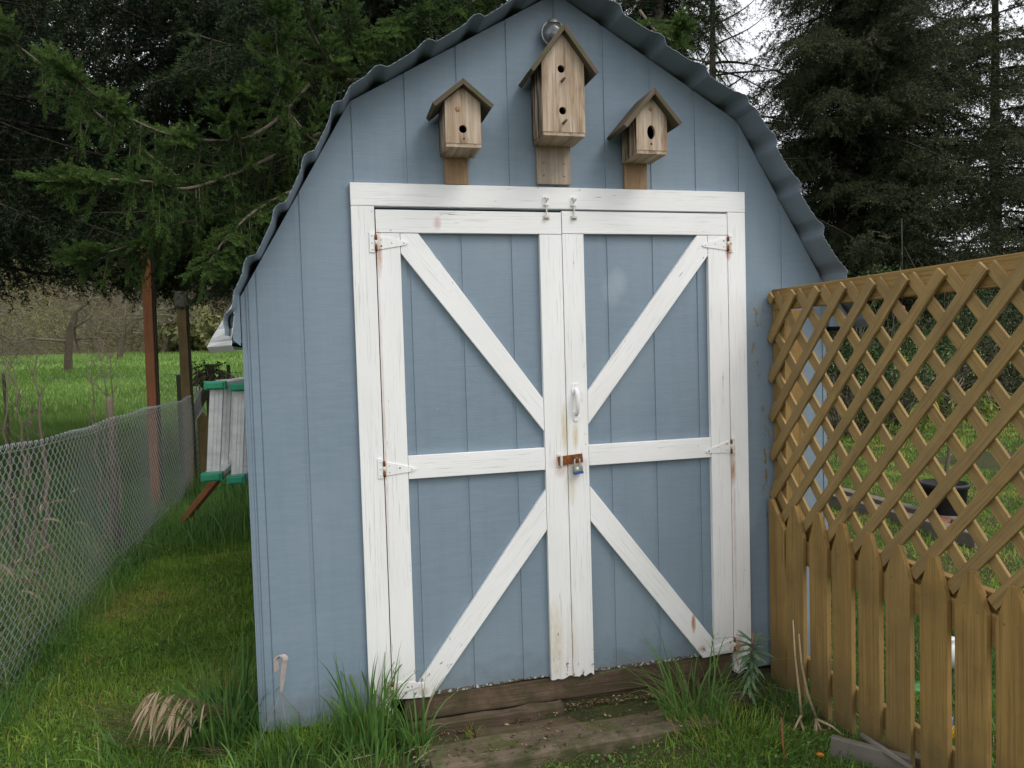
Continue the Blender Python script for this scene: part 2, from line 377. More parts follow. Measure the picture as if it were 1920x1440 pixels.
def needles(P, D, L, tint, K, nl, nw, fwd=.7, rng=RG, blunt=False):
    """K needles round each shoot (P start, D way, L length)"""
    n = len(P); P = np.repeat(P, K, 0); Dk = np.repeat(D, K, 0); Lk = np.repeat(L, K)
    t = rng.random(n*K); r = nrm(rng.normal(size=(n*K, 3))); r = nrm(r-Dk*(r*Dk).sum(1, keepdims=True))
    b = P+Dk*(t*Lk)[:, None]; dr = nrm(r+Dk*fwd); le = nl*(.7+.6*rng.random(n*K))*(1-.35*t)
    wv = nrm(np.cross(dr, rng.normal(size=(n*K, 3))))*nw*.5
    e_ = b+dr*le[:, None]
    V = (np.stack([b, e_-wv, e_+wv], 1) if blunt else np.stack([b-wv, b+wv, e_], 1)).reshape(-1, 3)
    T = np.arange(3*n*K).reshape(-1, 3)
    return V, T, np.repeat(np.repeat(tint, K)+rng.normal(size=n*K)*.06, 3)

def ribbons(P, lean, H, Wd, tint, rng=RG, seg=3, curl=.6, tipw=.1):
    """grass blades: P base, lean = horizontal lean vector (as part of height), H length, Wd width"""
    n = len(P); hd = nrm(rng.normal(size=(n, 3))*np.array([1, 1, 0])); wv = hd*Wd[:, None]*.5
    rows = []
    for i in range(seg+1):
        s = i/seg; x = lean*(s**1.7)[None] if False else lean*(s**1.8)
        zc = s-curl*np.linalg.norm(lean, axis=1)*s**3
        c = P+x*H[:, None]; c[:, 2] += zc*H
        w = (1-s**2.2)+tipw*.0
        rows.append(c-wv*w); 
        if i < seg: rows.append(c+wv*w)
    V = np.stack(rows, 1); k = V.shape[1]; T = []
    for i in range(seg-1): T += [(2*i, 2*i+1, 2*i+3), (2*i, 2*i+3, 2*i+2)]
    T.append((2*seg-2, 2*seg-1, 2*seg)); T = np.array(T)
    TT = (T[None]+(np.arange(n)*k)[:, None, None]).reshape(-1, 3)
    return V.reshape(-1, 3), TT, np.repeat(np.clip(tint, 0, 1), k)

def joinT(parts):
    V, T, C, o = [], [], [], 0
    for v, t, c in parts: V.append(v); T.append(t+o); C.append(c); o += len(v)
    return np.concatenate(V), np.concatenate(T), np.concatenate(C)

def gz(x, y):
    """height of the ground"""
    x = np.asarray(x, float); y = np.asarray(y, float)
    z = .035+.018*np.sin(x*2.3+1)*np.sin(y*1.9)+.012*np.sin(x*6+y*5)
    z = z-.03*np.clip((y-.0)/3, 0, 1)
    t = np.clip((y-14)/48, 0, 1); z = z-.25*np.clip((y-6)/8, 0, 1)*(1-t)+2.15*t*t*(3-2*t)
    h = np.clip((y-66)/90, 0, 1); z = z+22*h*h*(3-2*h)*(1+.25*np.sin(x*.03+1.))
    r = np.clip((x-9)/10, 0, 1)*np.clip((y+5)/10, 0, 1); z = z+.35*r
    return z

# ------------------------------------------------------------------ ground (one sheet to the horizon)
def axis_grid(lo, hi, fine_lo, fine_hi, step, grow):
    a = list(np.arange(fine_lo, fine_hi+1e-6, step)); s = step; x = fine_hi
    while x < hi: s *= grow; x += s; a.append(min(x, hi))
    s = step; x = fine_lo
    while x > lo: s *= grow; x -= s; a.insert(0, max(x, lo))
    return np.array(a)
gx = axis_grid(-400, 400, -3, 8, .12, 1.12); gy = axis_grid(-30, 420, -2.5, 8, .12, 1.1)
X, Y = np.meshgrid(gx, gy); Z = gz(X, Y); V = np.stack([X, Y, Z], -1).reshape(-1, 3)
nx, ny = len(gx), len(gy); i = np.arange(nx-1)[None]+np.arange(ny-1)[:, None]*nx
T = np.concatenate([np.stack([i, i+1, i+nx+1], -1).reshape(-1, 3), np.stack([i, i+nx+1, i+nx], -1).reshape(-1, 3)])
mg = Mat('soil_and_turf', .95, .1); p = mg.pos()
c = mg.ramp(mg.noise(p, 4, 6, .65), [(.3, (.028, .035, .014)), (.5, (.045, .055, .018)), (.62, (.06, .055, .028)), (.75, (.05, .085, .02))])
c = mg.mix(mg.math('MULTIPLY', mg.ramp(mg.noise(p, 60, 4), [(.4, 0.), (.7, 1.)]), .5), c, (.085, .075, .045))
sep = mg.n('ShaderNodeSeparateXYZ'); mg.l(p, sep.inputs[0])
far = mg.ramp(mg.math('DIVIDE', sep.outputs[1], 100.), [(.07, 0.), (.16, 1.)])
mc = mg.mix(mg.noise(mg.scale(p, (.25, 1, 1)), .22, 5, .6), (.10, .18, .035), (.19, .29, .07))
c = mg.mix(far, c, mc)
hl = mg.ramp(mg.math('DIVIDE', sep.outputs[1], 100.), [(.63, 0.), (.68, 1.)])
c = mg.mix(hl, c, mg.ramp(mg.noise(p, .12, 6, .65), [(.35, (.07, .065, .035)), (.55, (.12, .10, .055)), (.7, (.11, .14, .045))]))
mg.color(c); mg.bump(mg.noise(p, 30, 5), .6, .02)
g = tri_obj('ground', V, T, mg); tag(g, kind='structure')
for pl in g.data.polygons: pl.use_smooth = True
# ------------------------------------------------------------------ the shed
SHW = 2.476
def roofz(x):
    x = min(max(x, 0), SHW)
    P = [(0, 1.745), (.42, 2.474), (1.246, 2.945), (2.046, 2.474), (SHW, 1.762)]
    for (a, b), (c, d) in zip(P, P[1:]):
        if x <= c: return b+(d-b)*(x-a)/(c-a)
shed = thing('garden_shed', 'blue barn-style garden shed with white cross-braced double doors', 'shed', (1.24, 0, 0))
G0, GS, GW = .2148, .2032, .0150
def siding(mb, x0, x1, zb, zt, y, th=.012, groove=.0034, extra=()):
    """grooved plywood siding between x0 and x1: flat strips with real grooves between them"""
    gl = sorted([G0+GS*k for k in range(-1, 12)]+list(extra))
    cuts = [x0]
    for gx_ in gl:
        w = GW if gx_ not in extra else .004
        if x0+.004 < gx_-w/2 and gx_+w/2 < x1-.004: cuts += [gx_-w/2, gx_+w/2]
    cuts.append(x1)
    for k in range(len(cuts)-1):
        a, b = cuts[k], cuts[k+1]; g_ = k % 2 == 1
        f = y+(groove if g_ else 0)
        tops = [(b, zt(b)), (a, zt(a))]
        for kx in (.42, 1.246, 2.046):
            if a < kx < b: tops.insert(1, (kx, zt(kx)))
        bots = [(a, zb(a)), (b, zb(b))]
        mb.prism(bots+tops, f, y+th, 'XZ')
# front wall, with its door opening
w = MB()
siding(w, 0, .497, lambda x: .105-.02*x, roofz, 0, extra=(.026, .056))
siding(w, .497, 1.983, lambda x: 2.079, roofz, 0)
siding(w, 1.983, SHW, lambda x: .083, roofz, 0)
w.obj('front_wall', M_SIDE, shed)
DEP = 3.05
w = MB()
for xa, xb, xc in ((0, .012, -.004), (SHW-.012, SHW, SHW+.004)):
    w = MB(); w.box(xa, xb, .0125, DEP, .1, 1.74, 2); k = .2
    while k < DEP-.2: w.box(min(xc, xa if xc < 0 else xb), max(xc, xa if xc < 0 else xb), k, k+.19, .1, 1.735, 2); k += GS
    w.obj('side_wall', M_SIDE, shed)
w = MB(); siding(w, 0, SHW, lambda x: .1, roofz, DEP); w.obj('back_wall', M_SIDE, shed)
w = MB(); w.box(.03, SHW-.03, .12, DEP-.05, .12, .16); w.obj('floor', M_SILL, shed)
w = MB(); w.box(.45, 2.03, .03, .05, .16, 2.11); w.obj('dark_backing', M_DARK, shed)  # near-black sheet added behind the door gaps, stands in for the unlit inside

# corrugated roof: profile along the gambrel, ribs running front to back
def roof_profile():
    base = [(-.035, 1.60), (-.004, 1.750), (.42, 2.481), (1.246, 2.951), (2.046, 2.481), (SHW+.002, 1.769), (SHW+.14, 1.575)]
    pts, L, out = [Vector(b) for b in base], 0, []
    segs = [(pts[i], pts[i+1]) for i in range(len(pts)-1)]; tot = sum((b-a).length for a, b in segs)
    s = 0; a_i = 0; acc = 0
    step = .0085
    ph = .10
    while s <= tot:
        while a_i < len(segs)-1 and s > acc+(segs[a_i][1]-segs[a_i][0]).length:
            acc += (segs[a_i][1]-segs[a_i][0]).length; a_i += 1
        a, b = segs[a_i]; d = (b-a).normalized(); q = a+d*(s-acc)
        # blend the normal near bends
        def nn(k): dd = (segs[k][1]-segs[k][0]).normalized(); return Vector((-dd.y, dd.x))
        nv = nn(a_i); e = .05
        if a_i+1 < len(segs) and (b-q).length < e: nv = nv.lerp(nn(a_i+1), .5*(1-(b-q).length/e))
        if a_i > 0 and (q-a).length < e: nv = nv.lerp(nn(a_i-1), .5*(1-(q-a).length/e))
        nv.normalize()
        f = ((s-ph)/.2115) % 1.0
        h = float(np.interp(f, [0, .07, .50, .60, .70, .78, .85, .91, .96, 1], [0, 0, .006, .009, .017, .0215, .021, .014, .002, 0]))
        out.append((q.x+nv.x*h, q.y+nv.y*h)); s += step
    return out
prof = roof_profile(); RB = MB(); n = len(prof)
ys = [-.148, -.02, 1.0, 2.0, DEP+.12]
rr = random.Random(3); jit = [rr.uniform(-.004, .004) for _ in prof]
vs = [(x, (y+(jit[i] if j == 0 else 0)), z) for j, y in enumerate(ys) for i, (x, z) in enumerate(prof)]
RB.add(vs, [(j*n+i, j*n+i+1, (j+1)*n+i+1, (j+1)*n+i) for j in range(len(ys)-1) for i in range(n-1)], None, 0, False)
rf = RB.obj('roof', M_ROOFM, shed); md = rf.modifiers.new('s', 'SOLIDIFY'); md.thickness = .0015
# rafters' shadow board under the rake, eave end board and the unpainted sheet hanging at the left eave
w = MB()
w.prism([(-.002, 1.752), (-.018, 1.738), (-.036, 1.66), (-.028, 1.585), (-.004, 1.565), (-.002, 1.60)], -.02, -.008, 'XZ')
w.obj('eave_board', M_SIDE, shed)
w = MB(); w.prism([(SHW+.002, 1.76), (SHW+.125, 1.60), (SHW+.125, 1.585), (SHW+.002, 1.585)], -.02, -.008, 'XZ')
w.obj('eave_board', M_SIDE, shed)
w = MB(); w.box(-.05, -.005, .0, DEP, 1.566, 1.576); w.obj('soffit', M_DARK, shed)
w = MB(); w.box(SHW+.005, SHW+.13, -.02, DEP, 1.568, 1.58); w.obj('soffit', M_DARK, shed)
w = MB(); ts = [0, .30, .34, .62, .66, .84, .9, 1.0]; dp = [0, 0, .012, .012, 0, 0, .014, .014]
vi = []
for t_, d_ in zip(ts, dp):
    I = un(441-8*t_, 563+84*t_, 'Y', -.05); O = un(440-53*t_, 563+88*t_, 'Y', .22); vi += [Vector((I.x, I.y+d_, I.z)), Vector((O.x, O.y+d_, O.z))]
w.add(vi, [(2*i, 2*i+1, 2*i+3, 2*i+2) for i in range(len(ts)-1)]); O = vi[-1]; I = vi[-2]
w.add([I, O, O+Vector((.004, .05, -.022)), I+Vector((.004, .05, -.022))], [(0, 1, 2, 3)])
w.add([vi[1], O, O+Vector((0, 2.6, 0)), vi[1]+Vector((0, 2.6, 0))], [(0, 1, 2, 3)])
w.obj('eave_flashing', M_WHITEM, shed, solid=.002)

# white surround
tr = MB()
tr.box(.409, 2.067, -.020, -.0005, 2.083, 2.169, 0)
tr.obj('door_header', M_WHITE, shed, .0018)
for a, b, z0 in ((.409, .4965, .09), (1.9835, 2.067, .078)):
    tr = MB(); tr.prism([(a, z0+.004), (a+.02, z0-.006), (a+.05, z0+.012), (b, z0), (b, 2.0822), (a, 2.0822)], -.019, -.0005, 'XZ')
    tr.obj('door_jamb', M_WHITE, shed, .0018)

def hinge(parent, x, z, side, slope):
    """tapered strap hinge: side=+1 strap runs right of the pin"""
    h = MB(); y = -.0225
    h.prism([(x-side*.003, z-.036), (x-side*.024, z-.036), (x-side*.024, z+.040), (x-side*.003, z+.040)], y-.0005, y+.003, 'XZ', mi=0)
    h.prism([(x+side*.004, z-.027), (x+side*.112, z-.016+slope), (x+side*.121, z-.009+slope), (x+side*.112, z-.001+slope), (x+side*.004, z+.027)], y-.0005, y+.003, 'XZ', mi=0)
    for j in range(3): h.tube([(x, y-.002, z-.030+j*.021), (x, y-.002, z-.030+j*.021+.018)], .0052, 8, 2 if j != 1 else 1)
    for sx, sz in ((-.014, .027), (-.014, .0), (-.014, -.025), (.02, .012), (.02, -.012), (.06, 0.), (.106, -.008+slope)):
        h.lathe([(.0032, 0), (.0032, -.0012), (.0015, -.002), (0, -.002)], (x+side*sx, y-.0004, z+sz), 8, 2 if rnd.random() < .2 else 1, 'Y')
    return h.obj('hinge', [M_WHITE, M_RUSTP, M_RUST], parent)

def door(left):
    x0, x1 = (.500, 1.2385) if left else (1.2415, 1.980)
    rr = random.Random(4 if left else 9)
    w = MB(); siding(w, x0+.001, x1-.001, lambda x: .163+.005*math.sin(x*7), lambda x: 2.05, .002)
    o = w.obj('door', M_SIDE, shed)
    Y0, Y1 = -.0195, .0015
    # rails and stiles
    zt0, zt1 = (1.982, 2.069) if left else (1.985, 2.075)
    w = MB(); w.box(x0, x1, Y0-.0015, Y1, zt0, zt1, 0); w.obj('top_rail', M_WHITE, o, .0016)
    hx0, hx1 = (x0, .590) if left else (1.889, x1)
    zb = .208 if left else .240
    w = MB(); w.box(hx0, hx1, Y0, Y1, zb, zt0-.0015, 2); w.obj('hinge_stile', M_WHITE, o, .0016)
    cx0, cx1 = (1.146, x1) if left else (x0, 1.332)
    w = MB(); jag = [(cx0+(cx1-cx0)*t, .163+rr.uniform(-.007, .007)) for t in (0, .15, .3, .42, .55, .7, .85, 1)]
    w.prism(jag+[(cx1, zt0-.0015), (cx0, zt0-.0015)], Y0, Y1, 'XZ'); w.obj('meeting_stile', M_WHITE, o, .0012)
    mx0, mx1 = (.5915, 1.1445) if left else (1.3335, 1.8875)
    w = MB(); w.box(mx0, mx1, Y0+.001, Y1, 1.031 if left else 1.036, 1.121, 0); w.obj('middle_rail', M_WHITE, o, .0016)
    if left:
        a = [(.5915, 1.905), (1.1445, 1.188), (1.1445, 1.319), (.66, 1.9803), (.5915, 1.9803)]
        b = [(.5915, .2065), (.503, .2065), (.503, .170), (.56, .164), (.652, .160), (1.1445, .784), (1.1445, .950)]
    else:
        a = [(1.3335, 1.207), (1.8875, 1.897), (1.8875, 1.9833), (1.84, 1.9833), (1.3335, 1.339)]
        b = [(1.3335, .953), (1.885, .2385), (1.979, .2385), (1.979, .171), (1.90, .169), (1.834, .163), (1.3335, .806)]
    w = MB(); w.prism(a, Y0+.0008, Y1, 'XZ', (.64, -.77) if left else (.64, .77)); w.obj('brace', M_WHITE, o, .0016)
    w = MB(); w.prism(b, Y0+.0008, Y1, 'XZ', (.64, .77) if left else (.64, -.77)); w.obj('brace', M_WHITE, o, .0016)
    if left: hinge(o, .4985, 1.943, 1, .008); hinge(o, .4985, 1.078, 1, 0); hinge(o, .4985, .214, 1, .012)
    else: hinge(o, 1.982, 1.948, -1, .002); hinge(o, 1.982, 1.078, -1, -.006); hinge(o, 1.982, .208, -1, -.008)
    # slide bolt at the top
    bx = 1.176 if left else 1.292
    w = MB(); w.box(bx-.013, bx+.013, -.0235, -.021, 2.094, 2.13, 2)
    w.tube([(bx, -.029, 2.045), (bx, -.029, 2.125)], .0032, 8, 1)
    for zz in (2.098, 2.126): w.box(bx-.007, bx+.007, -.033, -.0235, zz-.003, zz+.004, mi=0)
    w.tube([(bx, -.033, 2.112), (bx+.004, -.048, 2.118)], .003, 6, 1)
    w.box(bx-.013, bx+.013, -.0255, -.0215, 2.041, 2.058, mi=1); w.box(bx-.008, bx+.008, -.037, -.0255, 2.045, 2.054, mi=1)
    w.obj('slide_bolt', [M_WHITE, M_RUSTP], o, .0008)
    return o
dl = door(True); dr_ = door(False)
# handle and rusty hasp on the right-hand leaf
w = MB(); hx = 1.281
w.prism([(hx-.016, 1.335), (hx+.016, 1.335), (hx+.019, 1.355), (hx+.012, 1.378), (hx-.012, 1.378), (hx-.019, 1.355)], -.0235, -.0185, 'XZ')
w.prism([(hx-.014, 1.262), (hx+.014, 1.262), (hx+.014, 1.235), (hx+.006, 1.222), (hx-.008, 1.222), (hx-.014, 1.235)], -.0235, -.0185, 'XZ')
w.tube([(hx, -.021, 1.352), (hx+.001, -.036, 1.345), (hx+.001, -.043, 1.328), (hx+.001, -.042, 1.285), (hx+.001, -.035, 1.262), (hx, -.022, 1.250)], [.009, .0105, .010, .009, .008, .008], 12)
w.obj('handle', M_WHITE, dr_, .001)
Rt = Matrix.Rotation(R_(-4), 3, 'Y')
w = MB(); w.box(1.196, 1.303, -.0265, -.0235, 1.049, 1.086, 0, 0, Rt, (1.25, -.025, 1.068))
w.box(1.193, 1.211, -.0235, -.0212, 1.038, 1.092, 2, 1); w.tube([(1.211, -.027, 1.040), (1.211, -.027, 1.088)], .0055, 8, 1)
w.tube([(1.262, -.0225, 1.075), (1.262, -.045, 1.075), (1.280, -.045, 1.075), (1.280, -.0225, 1.075)], .003, 6, 0)
for sx, sz in ((1.202, 1.05), (1.202, 1.08), (1.296, 1.062)): w.lathe([(.004, 0), (.0035, -.002), (0, -.003)], (sx, -.0262, sz), 8, 0, 'Y')
w.obj('hasp', [M_RUST, M_RUSTP], dr_, .0008)
# sill, skids and little block under the doors
w = MB(); w.box(.552, 1.984, .004, .09, .062, .158, 0); w.obj('sill_beam', M_SILL, shed, .003)
w = MB(); w.box(.50, 2.44, .02, .10, -.02, .058, 0); w.box(.545, .618, -.012, .003, .075, .155, 2); w.obj('skid', M_SILL, shed, .003)

# ---- padlock
pl = thing('padlock', 'small steel padlock with blue base hanging on the rusty hasp', 'padlock', (1.272, -.04, 1.0))
w = MB(); RT = Matrix.Rotation(R_(-7), 3, 'Y')
w.box(1.255, 1.293, -.050, -.032, 1.019, 1.043, 2, 0, RT, (1.274, -.04, 1.04))
w.lathe([(.008, 0), (.007, -.0015), (0, -.002)], (1.271, -.0505, 1.031), 12, 1, 'Y')
w.obj('lock_body', [M_ZINC, M_ALU], pl, .002)
w = MB(); w.box(1.254, 1.294, -.051, -.031, 1.009, 1.0185, 0, 0, RT, (1.274, -.04, 1.04)); w.obj('base_bumper', M_BLUEP, pl, .002)
w = MB(); w.tube([(1.262, -.041, 1.042), (1.262, -.041, 1.062)]+[(1.2735-.0115*math.cos(t), -.041, 1.062+.0125*math.sin(t)) for t in np.linspace(0, math.pi, 9)]+[(1.285, -.041, 1.042)], .003, 8)
w.obj('shackle', M_ALU, pl)

# ---- birdhouses
def birdhouse(label, xl, xr, zb, ze, zt, bx0, bx1, bz0, bz1, holes, pegs, ov, mount_mat, seed, D=.155, oval=None, cap=.017, dots=()):
    """box body with gable front, mounting board behind, two roof boards"""
    xm = (xl+xr)/2; t = thing('birdhouse', label, 'birdhouse', (xm, -.02, zb), 'wooden birdhouses above the shed doors')
    yb, yf = -.0205, -.0205-D
    w = MB(); w.box(bx0, bx1, -.02, -.001, bz0, bz1, 2); mb_ = w.obj('mounting_board', mount_mat, t, .0015)
    w = MB()
    for sx in (.2, .8):
        for sz in (bz0+.035, bz0+.085) if bx1-bx0 > .12 else (bz0+.075,): w.lathe([(.0045, 0), (.004, -.002), (0, -.0025)], (bx0+(bx1-bx0)*sx, -.0202, sz), 8, 0, 'Y')
    w.obj('screw', M_ZINC, mb_)
    def slope(x): return ze+(zt-ze)*(1-abs(x-xm)/((xr-xl)/2))
    body = MB(); ft = .014; th = .014
    # gable front with real openings: ring of quads round each hole
    def gable(y0, y1, hs):
        zs = sorted([h[1] for h in hs]); bounds = [zb]+[(a+b)/2 for a, b in zip(zs, zs[1:])]+[None]
        for k, (hx_, hz_, ra, rb) in enumerate(sorted(hs, key=lambda q: q[1])):
            lo = bounds[k]; hi = bounds[k+1]
            outer, inner = [], []; NN = 32
            for q in range(NN):
                a = 2*math.pi*(q+.5)/NN; dx, dz = math.cos(a), math.sin(a); inner.append((hx_+ra*dx, hz_+rb*dz))
                best = 9
                for px_, sgn in ((xl, -1), (xr, 1)):
                    if dx*sgn > 1e-6: best = min(best, (px_-hx_)/dx)
                if dz < -1e-6: best = min(best, (lo-hz_)/dz)
                if hi is not None:
                    if dz > 1e-6: best = min(best, (hi-hz_)/dz)
                else:
                    m_ = (zt-ze)/((xr-xl)/2)
                    for sgn in (-1, 1):
                        den = dz+sgn*m_*dx
                        if den > 1e-6: best = min(best, (zt-hz_-sgn*m_*(hx_-xm))/den)
                outer.append((hx_+dx*best, hz_+dz*best))
            vs = [(x, y0, z) for x, z in outer]+[(x, y0, z) for x, z in inner]+[(x, y1, z) for x, z in inner]
            body.add(vs, [(q, (q+1) % NN, NN+(q+1) % NN, NN+q) for q in range(NN)]+[(NN+q, NN+(q+1) % NN, 2*NN+(q+1) % NN, 2*NN+q) for q in range(NN)])
            # fill the corners the ring cuts off
            cs = [(xl, lo), (xr, lo)]+([(xr, hi), (xl, hi)] if hi is not None else [(xr, ze), (xm, zt), (xl, ze)])
            for cx_, cz_ in cs:
                ang = math.atan2(cz_-hz_, cx_-hx_) % (2*math.pi); q = int((ang/(2*math.pi)*NN)-.5) % NN
                body.add([(cx_, y0, cz_), (outer[q][0], y0, outer[q][1]), (outer[(q+1) % NN][0], y0, outer[(q+1) % NN][1])], [(0, 1, 2)])
    st = len(body.v); gable(yf, yf+ft, holes)
    # keep one grain offset for the whole front
    o0 = (seed*3.1, 2., seed*1.7); body.g[st:] = [(v[0]+o0[0], v[1]+o0[1], v[2]+o0[2]) for v in body.v[st:]]
    body.box(xl, xl+th, yf+.0002, yb, zb+.0005, ze-.002, 2); body.box(xr-th, xr, yf+.0002, yb, zb+.0005, ze-.002, 2)
    body.prism([(xl, ze), (xm, zt), (xr, ze), (xr, zb), (xl, zb)][::-1], yb-.004, yb, 'XZ')
    body.box(xl+.001, xr-.001, yf+.002, yb, zb-.0135, zb, 1)
    body.box(xl+th, xr-th, yf+.06, yf+.062, zb+.002, ze, mi=1)
    o = body.obj('body', [M_BIRD, M_DARK], t)
    for (dx_, dz_, dr_2, mt_) in dots:
        w = MB(); w.lathe([(0, -.0012), (dr_2*.8, -.0012), (dr_2, .002)], (dx_, yf, dz_), 14, 0, 'Y'); w.obj('peg_hole' if mt_ is M_DARK else 'knot', mt_, t)
    for (px_, pz_) in pegs:
        w = MB(); w.tube([(px_, yf, pz_), (px_+.006, yf-.028, pz_+.006)], .0052, 10); w.obj('perch', M_GREYW, t)
    # roof boards
    m_ = (zt-ze)/((xr-xl)/2); L = math.hypot(1, m_)
    for sgn in (-1, 1):
        w = MB(); y0, y1 = yf-ov[2], yb-.002
        n_ = (sgn*m_/L*cap, cap/L); dx_ = sgn/L; dz_ = -m_/L
        half = (xr-xl)/2*L+ov[0 if sgn < 0 else 1]
        a0 = (xm, zt+.0015)
        start = cap*m_ if sgn > 0 else 0
        p0 = (a0[0]-dx_*(0 if sgn > 0 else cap*m_*0), a0[1]-dz_*0)
        p1 = (p0[0]+dx_*half, p0[1]+dz_*half)
        p2 = (p1[0]+n_[0], p1[1]+n_[1]); p3 = (p0[0]+n_[0]-(dx_*cap*m_ if False else 0), p0[1]+n_[1])
        apex = (xm, zt+.0015+cap*L)
        w.prism([p0, p1, p2, apex] if sgn > 0 else [p0, apex, p2, p1], y0, y1, 'XZ', (dx_, dz_))
        w.obj('roof_board', M_BROOF, t, .0015)
    return t
birdhouse('left birdhouse of the three, small, one round hole, tan mounting board', .754, .887, 2.286, 2.436, 2.490, .771, .864, 2.171, 2.32,
          [(.819, 2.338, .0145, .0145)], [], (.05, .045, .03), M_TAN, 3, dots=((.802, 2.410, .013, M_TAN), (.822, 2.303, .0035, M_DARK)))
birdhouse('tall two-hole birdhouse with two perches, centre of the gable', 1.127, 1.295, 2.343, 2.602, 2.712, 1.143, 1.285, 2.181, 2.42,
          [(1.204, 2.579, .0145, .0145), (1.206, 2.423, .0145, .0145)], [(1.204, 2.532), (1.206, 2.375)], (.065, .06, .03), M_PALEW, 5)
birdhouse('right birdhouse of the three, with a chewed oval hole', 1.505, 1.635, 2.287, 2.418, 2.492, 1.517, 1.617, 2.170, 2.33,
          [(1.567, 2.357, .0165, .027)], [], (.08, .055, .035), M_TAN, 8, dots=((1.567, 2.312, .0045, M_DARK), (1.567, 2.446, .010, M_TAN)))
# ---- round lamp on the gable
lp = thing('wall_lamp', 'round silvery glass lamp hanging under the roof peak', 'lamp', (1.222, -.03, 2.765))
w = MB(); w.lathe([(.050, 0), (.053, -.006), (.050, -.012), (.046, -.010), (.043, -.003), (.03, .004), (0, .006)], (1.222, -.03, 2.768), 32, 0, 'Y')
w.obj('reflector_ring', M_ZINC, lp)
mgl = Mat('clear_dome', .12, .6); mgl.b.inputs['Transmission Weight'].default_value = .85; mgl.color((.42, .46, .50))
w = MB(); w.lathe([(.045*math.cos(t), -.010-.030*math.sin(t)) for t in np.linspace(0, math.pi/2-.02, 9)], (1.222, -.03, 2.768), 28, 0, 'Y'); w.obj('glass_dome', mgl, lp)
w = MB(); w.lathe([(.0, -.03), (.012, -.028), (.017, -.018), (.012, -.008), (.010, 0)], (1.222, -.03, 2.762), 14, 0, 'Y'); w.obj('bulb', M_ZINC, lp)
w = MB(); w.lathe([(.0, .05), (.018, .048), (.026, .04), (.030, .028)], (1.222, -.034, 2.775), 20, 0, 'Z'); w.obj('cap', M_ZINC, lp)
w = MB(); w.tube([(1.222, -.03, 2.825), (1.223, -.028, 2.92)], .0015, 5); w.obj('hanging_wire', M_WIREB, lp)

# ------------------------------------------------------------------ lattice fence on the right
fen = thing('wooden_fence', 'golden-brown pine fence with diagonal lattice above pointed pickets', 'fence', (2.2, -.7, .0))
def clip(y0, z0, y1, z1, ya, yb, za, zb_):
    """clip a slanted line to a rectangle"""
    t0, t1 = 0, 1; dy, dz = y1-y0, z1-z0
    for p_, q_ in ((-dy, y0-ya), (dy, yb-y0), (-dz, z0-za), (dz, zb_-z0)):
        if abs(p_) < 1e-9:
            if q_ < 0: return None
            continue
        r = q_/p_
        if p_ < 0: t0 = max(t0, r)
        else: t1 = min(t1, r)
    return None if t1-t0 < .02 else (y0+dy*t0, z0+dz*t0, y0+dy*t1, z0+dz*t1)
SL = 1.12; SP = .1535
la, lb = MB(), MB()
for k in range(-10, 14):
    # A: climbs toward the viewer; B: falls toward the viewer
    ytop = -.189-SP*k; r = clip(ytop+1.0/SL*1.0, 1.727-1.0, ytop, 1.727, -2.0, -.012, .712, 1.727)
    if r: la.beam((2.1835+rnd.uniform(-.0006, .0006), r[0], r[1]), (2.183, r[2], r[3]), .0110, .040, Vector((0, SL, 1)).cross(Vector((1, 0, 0))).normalized() if False else Vector((0, 1, SL)).normalized())
    ytop = -.046-SP*(k-6); r = clip(ytop-1.0/SL*1.0, 1.727-1.0, ytop, 1.727, -2.0, -.012, .712, 1.727)
    if r: lb.beam((2.195, r[0], r[1]), (2.1955, r[2], r[3]), .0110, .040, Vector((0, 1, -SL)).normalized())
la.obj('front_lattice', M_LATT, fen, .001); lb.obj('rear_lattice', M_LATT, fen, .001)
w = MB(); w.box(2.201, 2.24, -2.02, -.005, 1.662, 1.752, 1); w.obj('top_rail', M_TREAT, fen, .003)
w = MB(); w.box(2.2018, 2.239, -2.02, -.10, .66, .755, 1); w.box(2.177, 2.2, -2.02, -.03, .60, .70, 1); w.box(2.177, 2.2, -2.02, -.03, .13, .215, 1); w.obj('picket_rail', M_TREAT, fen, .003)
w = MB(); w.box(2.201, 2.29, -.095, -.005, .0, 1.6605, 2); w.obj('post', M_TREAT, fen, .003)
w = MB(); w.box(2.2402, 2.33, -1.55, -1.46, .0, 1.70, 2); w.obj('post', M_TREAT, fen, .003)
tips = [-.04, -.203, -.360, -.500, -.645, -.786, -.940, -1.084, -1.227, -1.377, -1.527, -1.677]
ztips = [.838, .840, .842, .830, .827, .820, .822, .815, .810, .805, .80, .795]
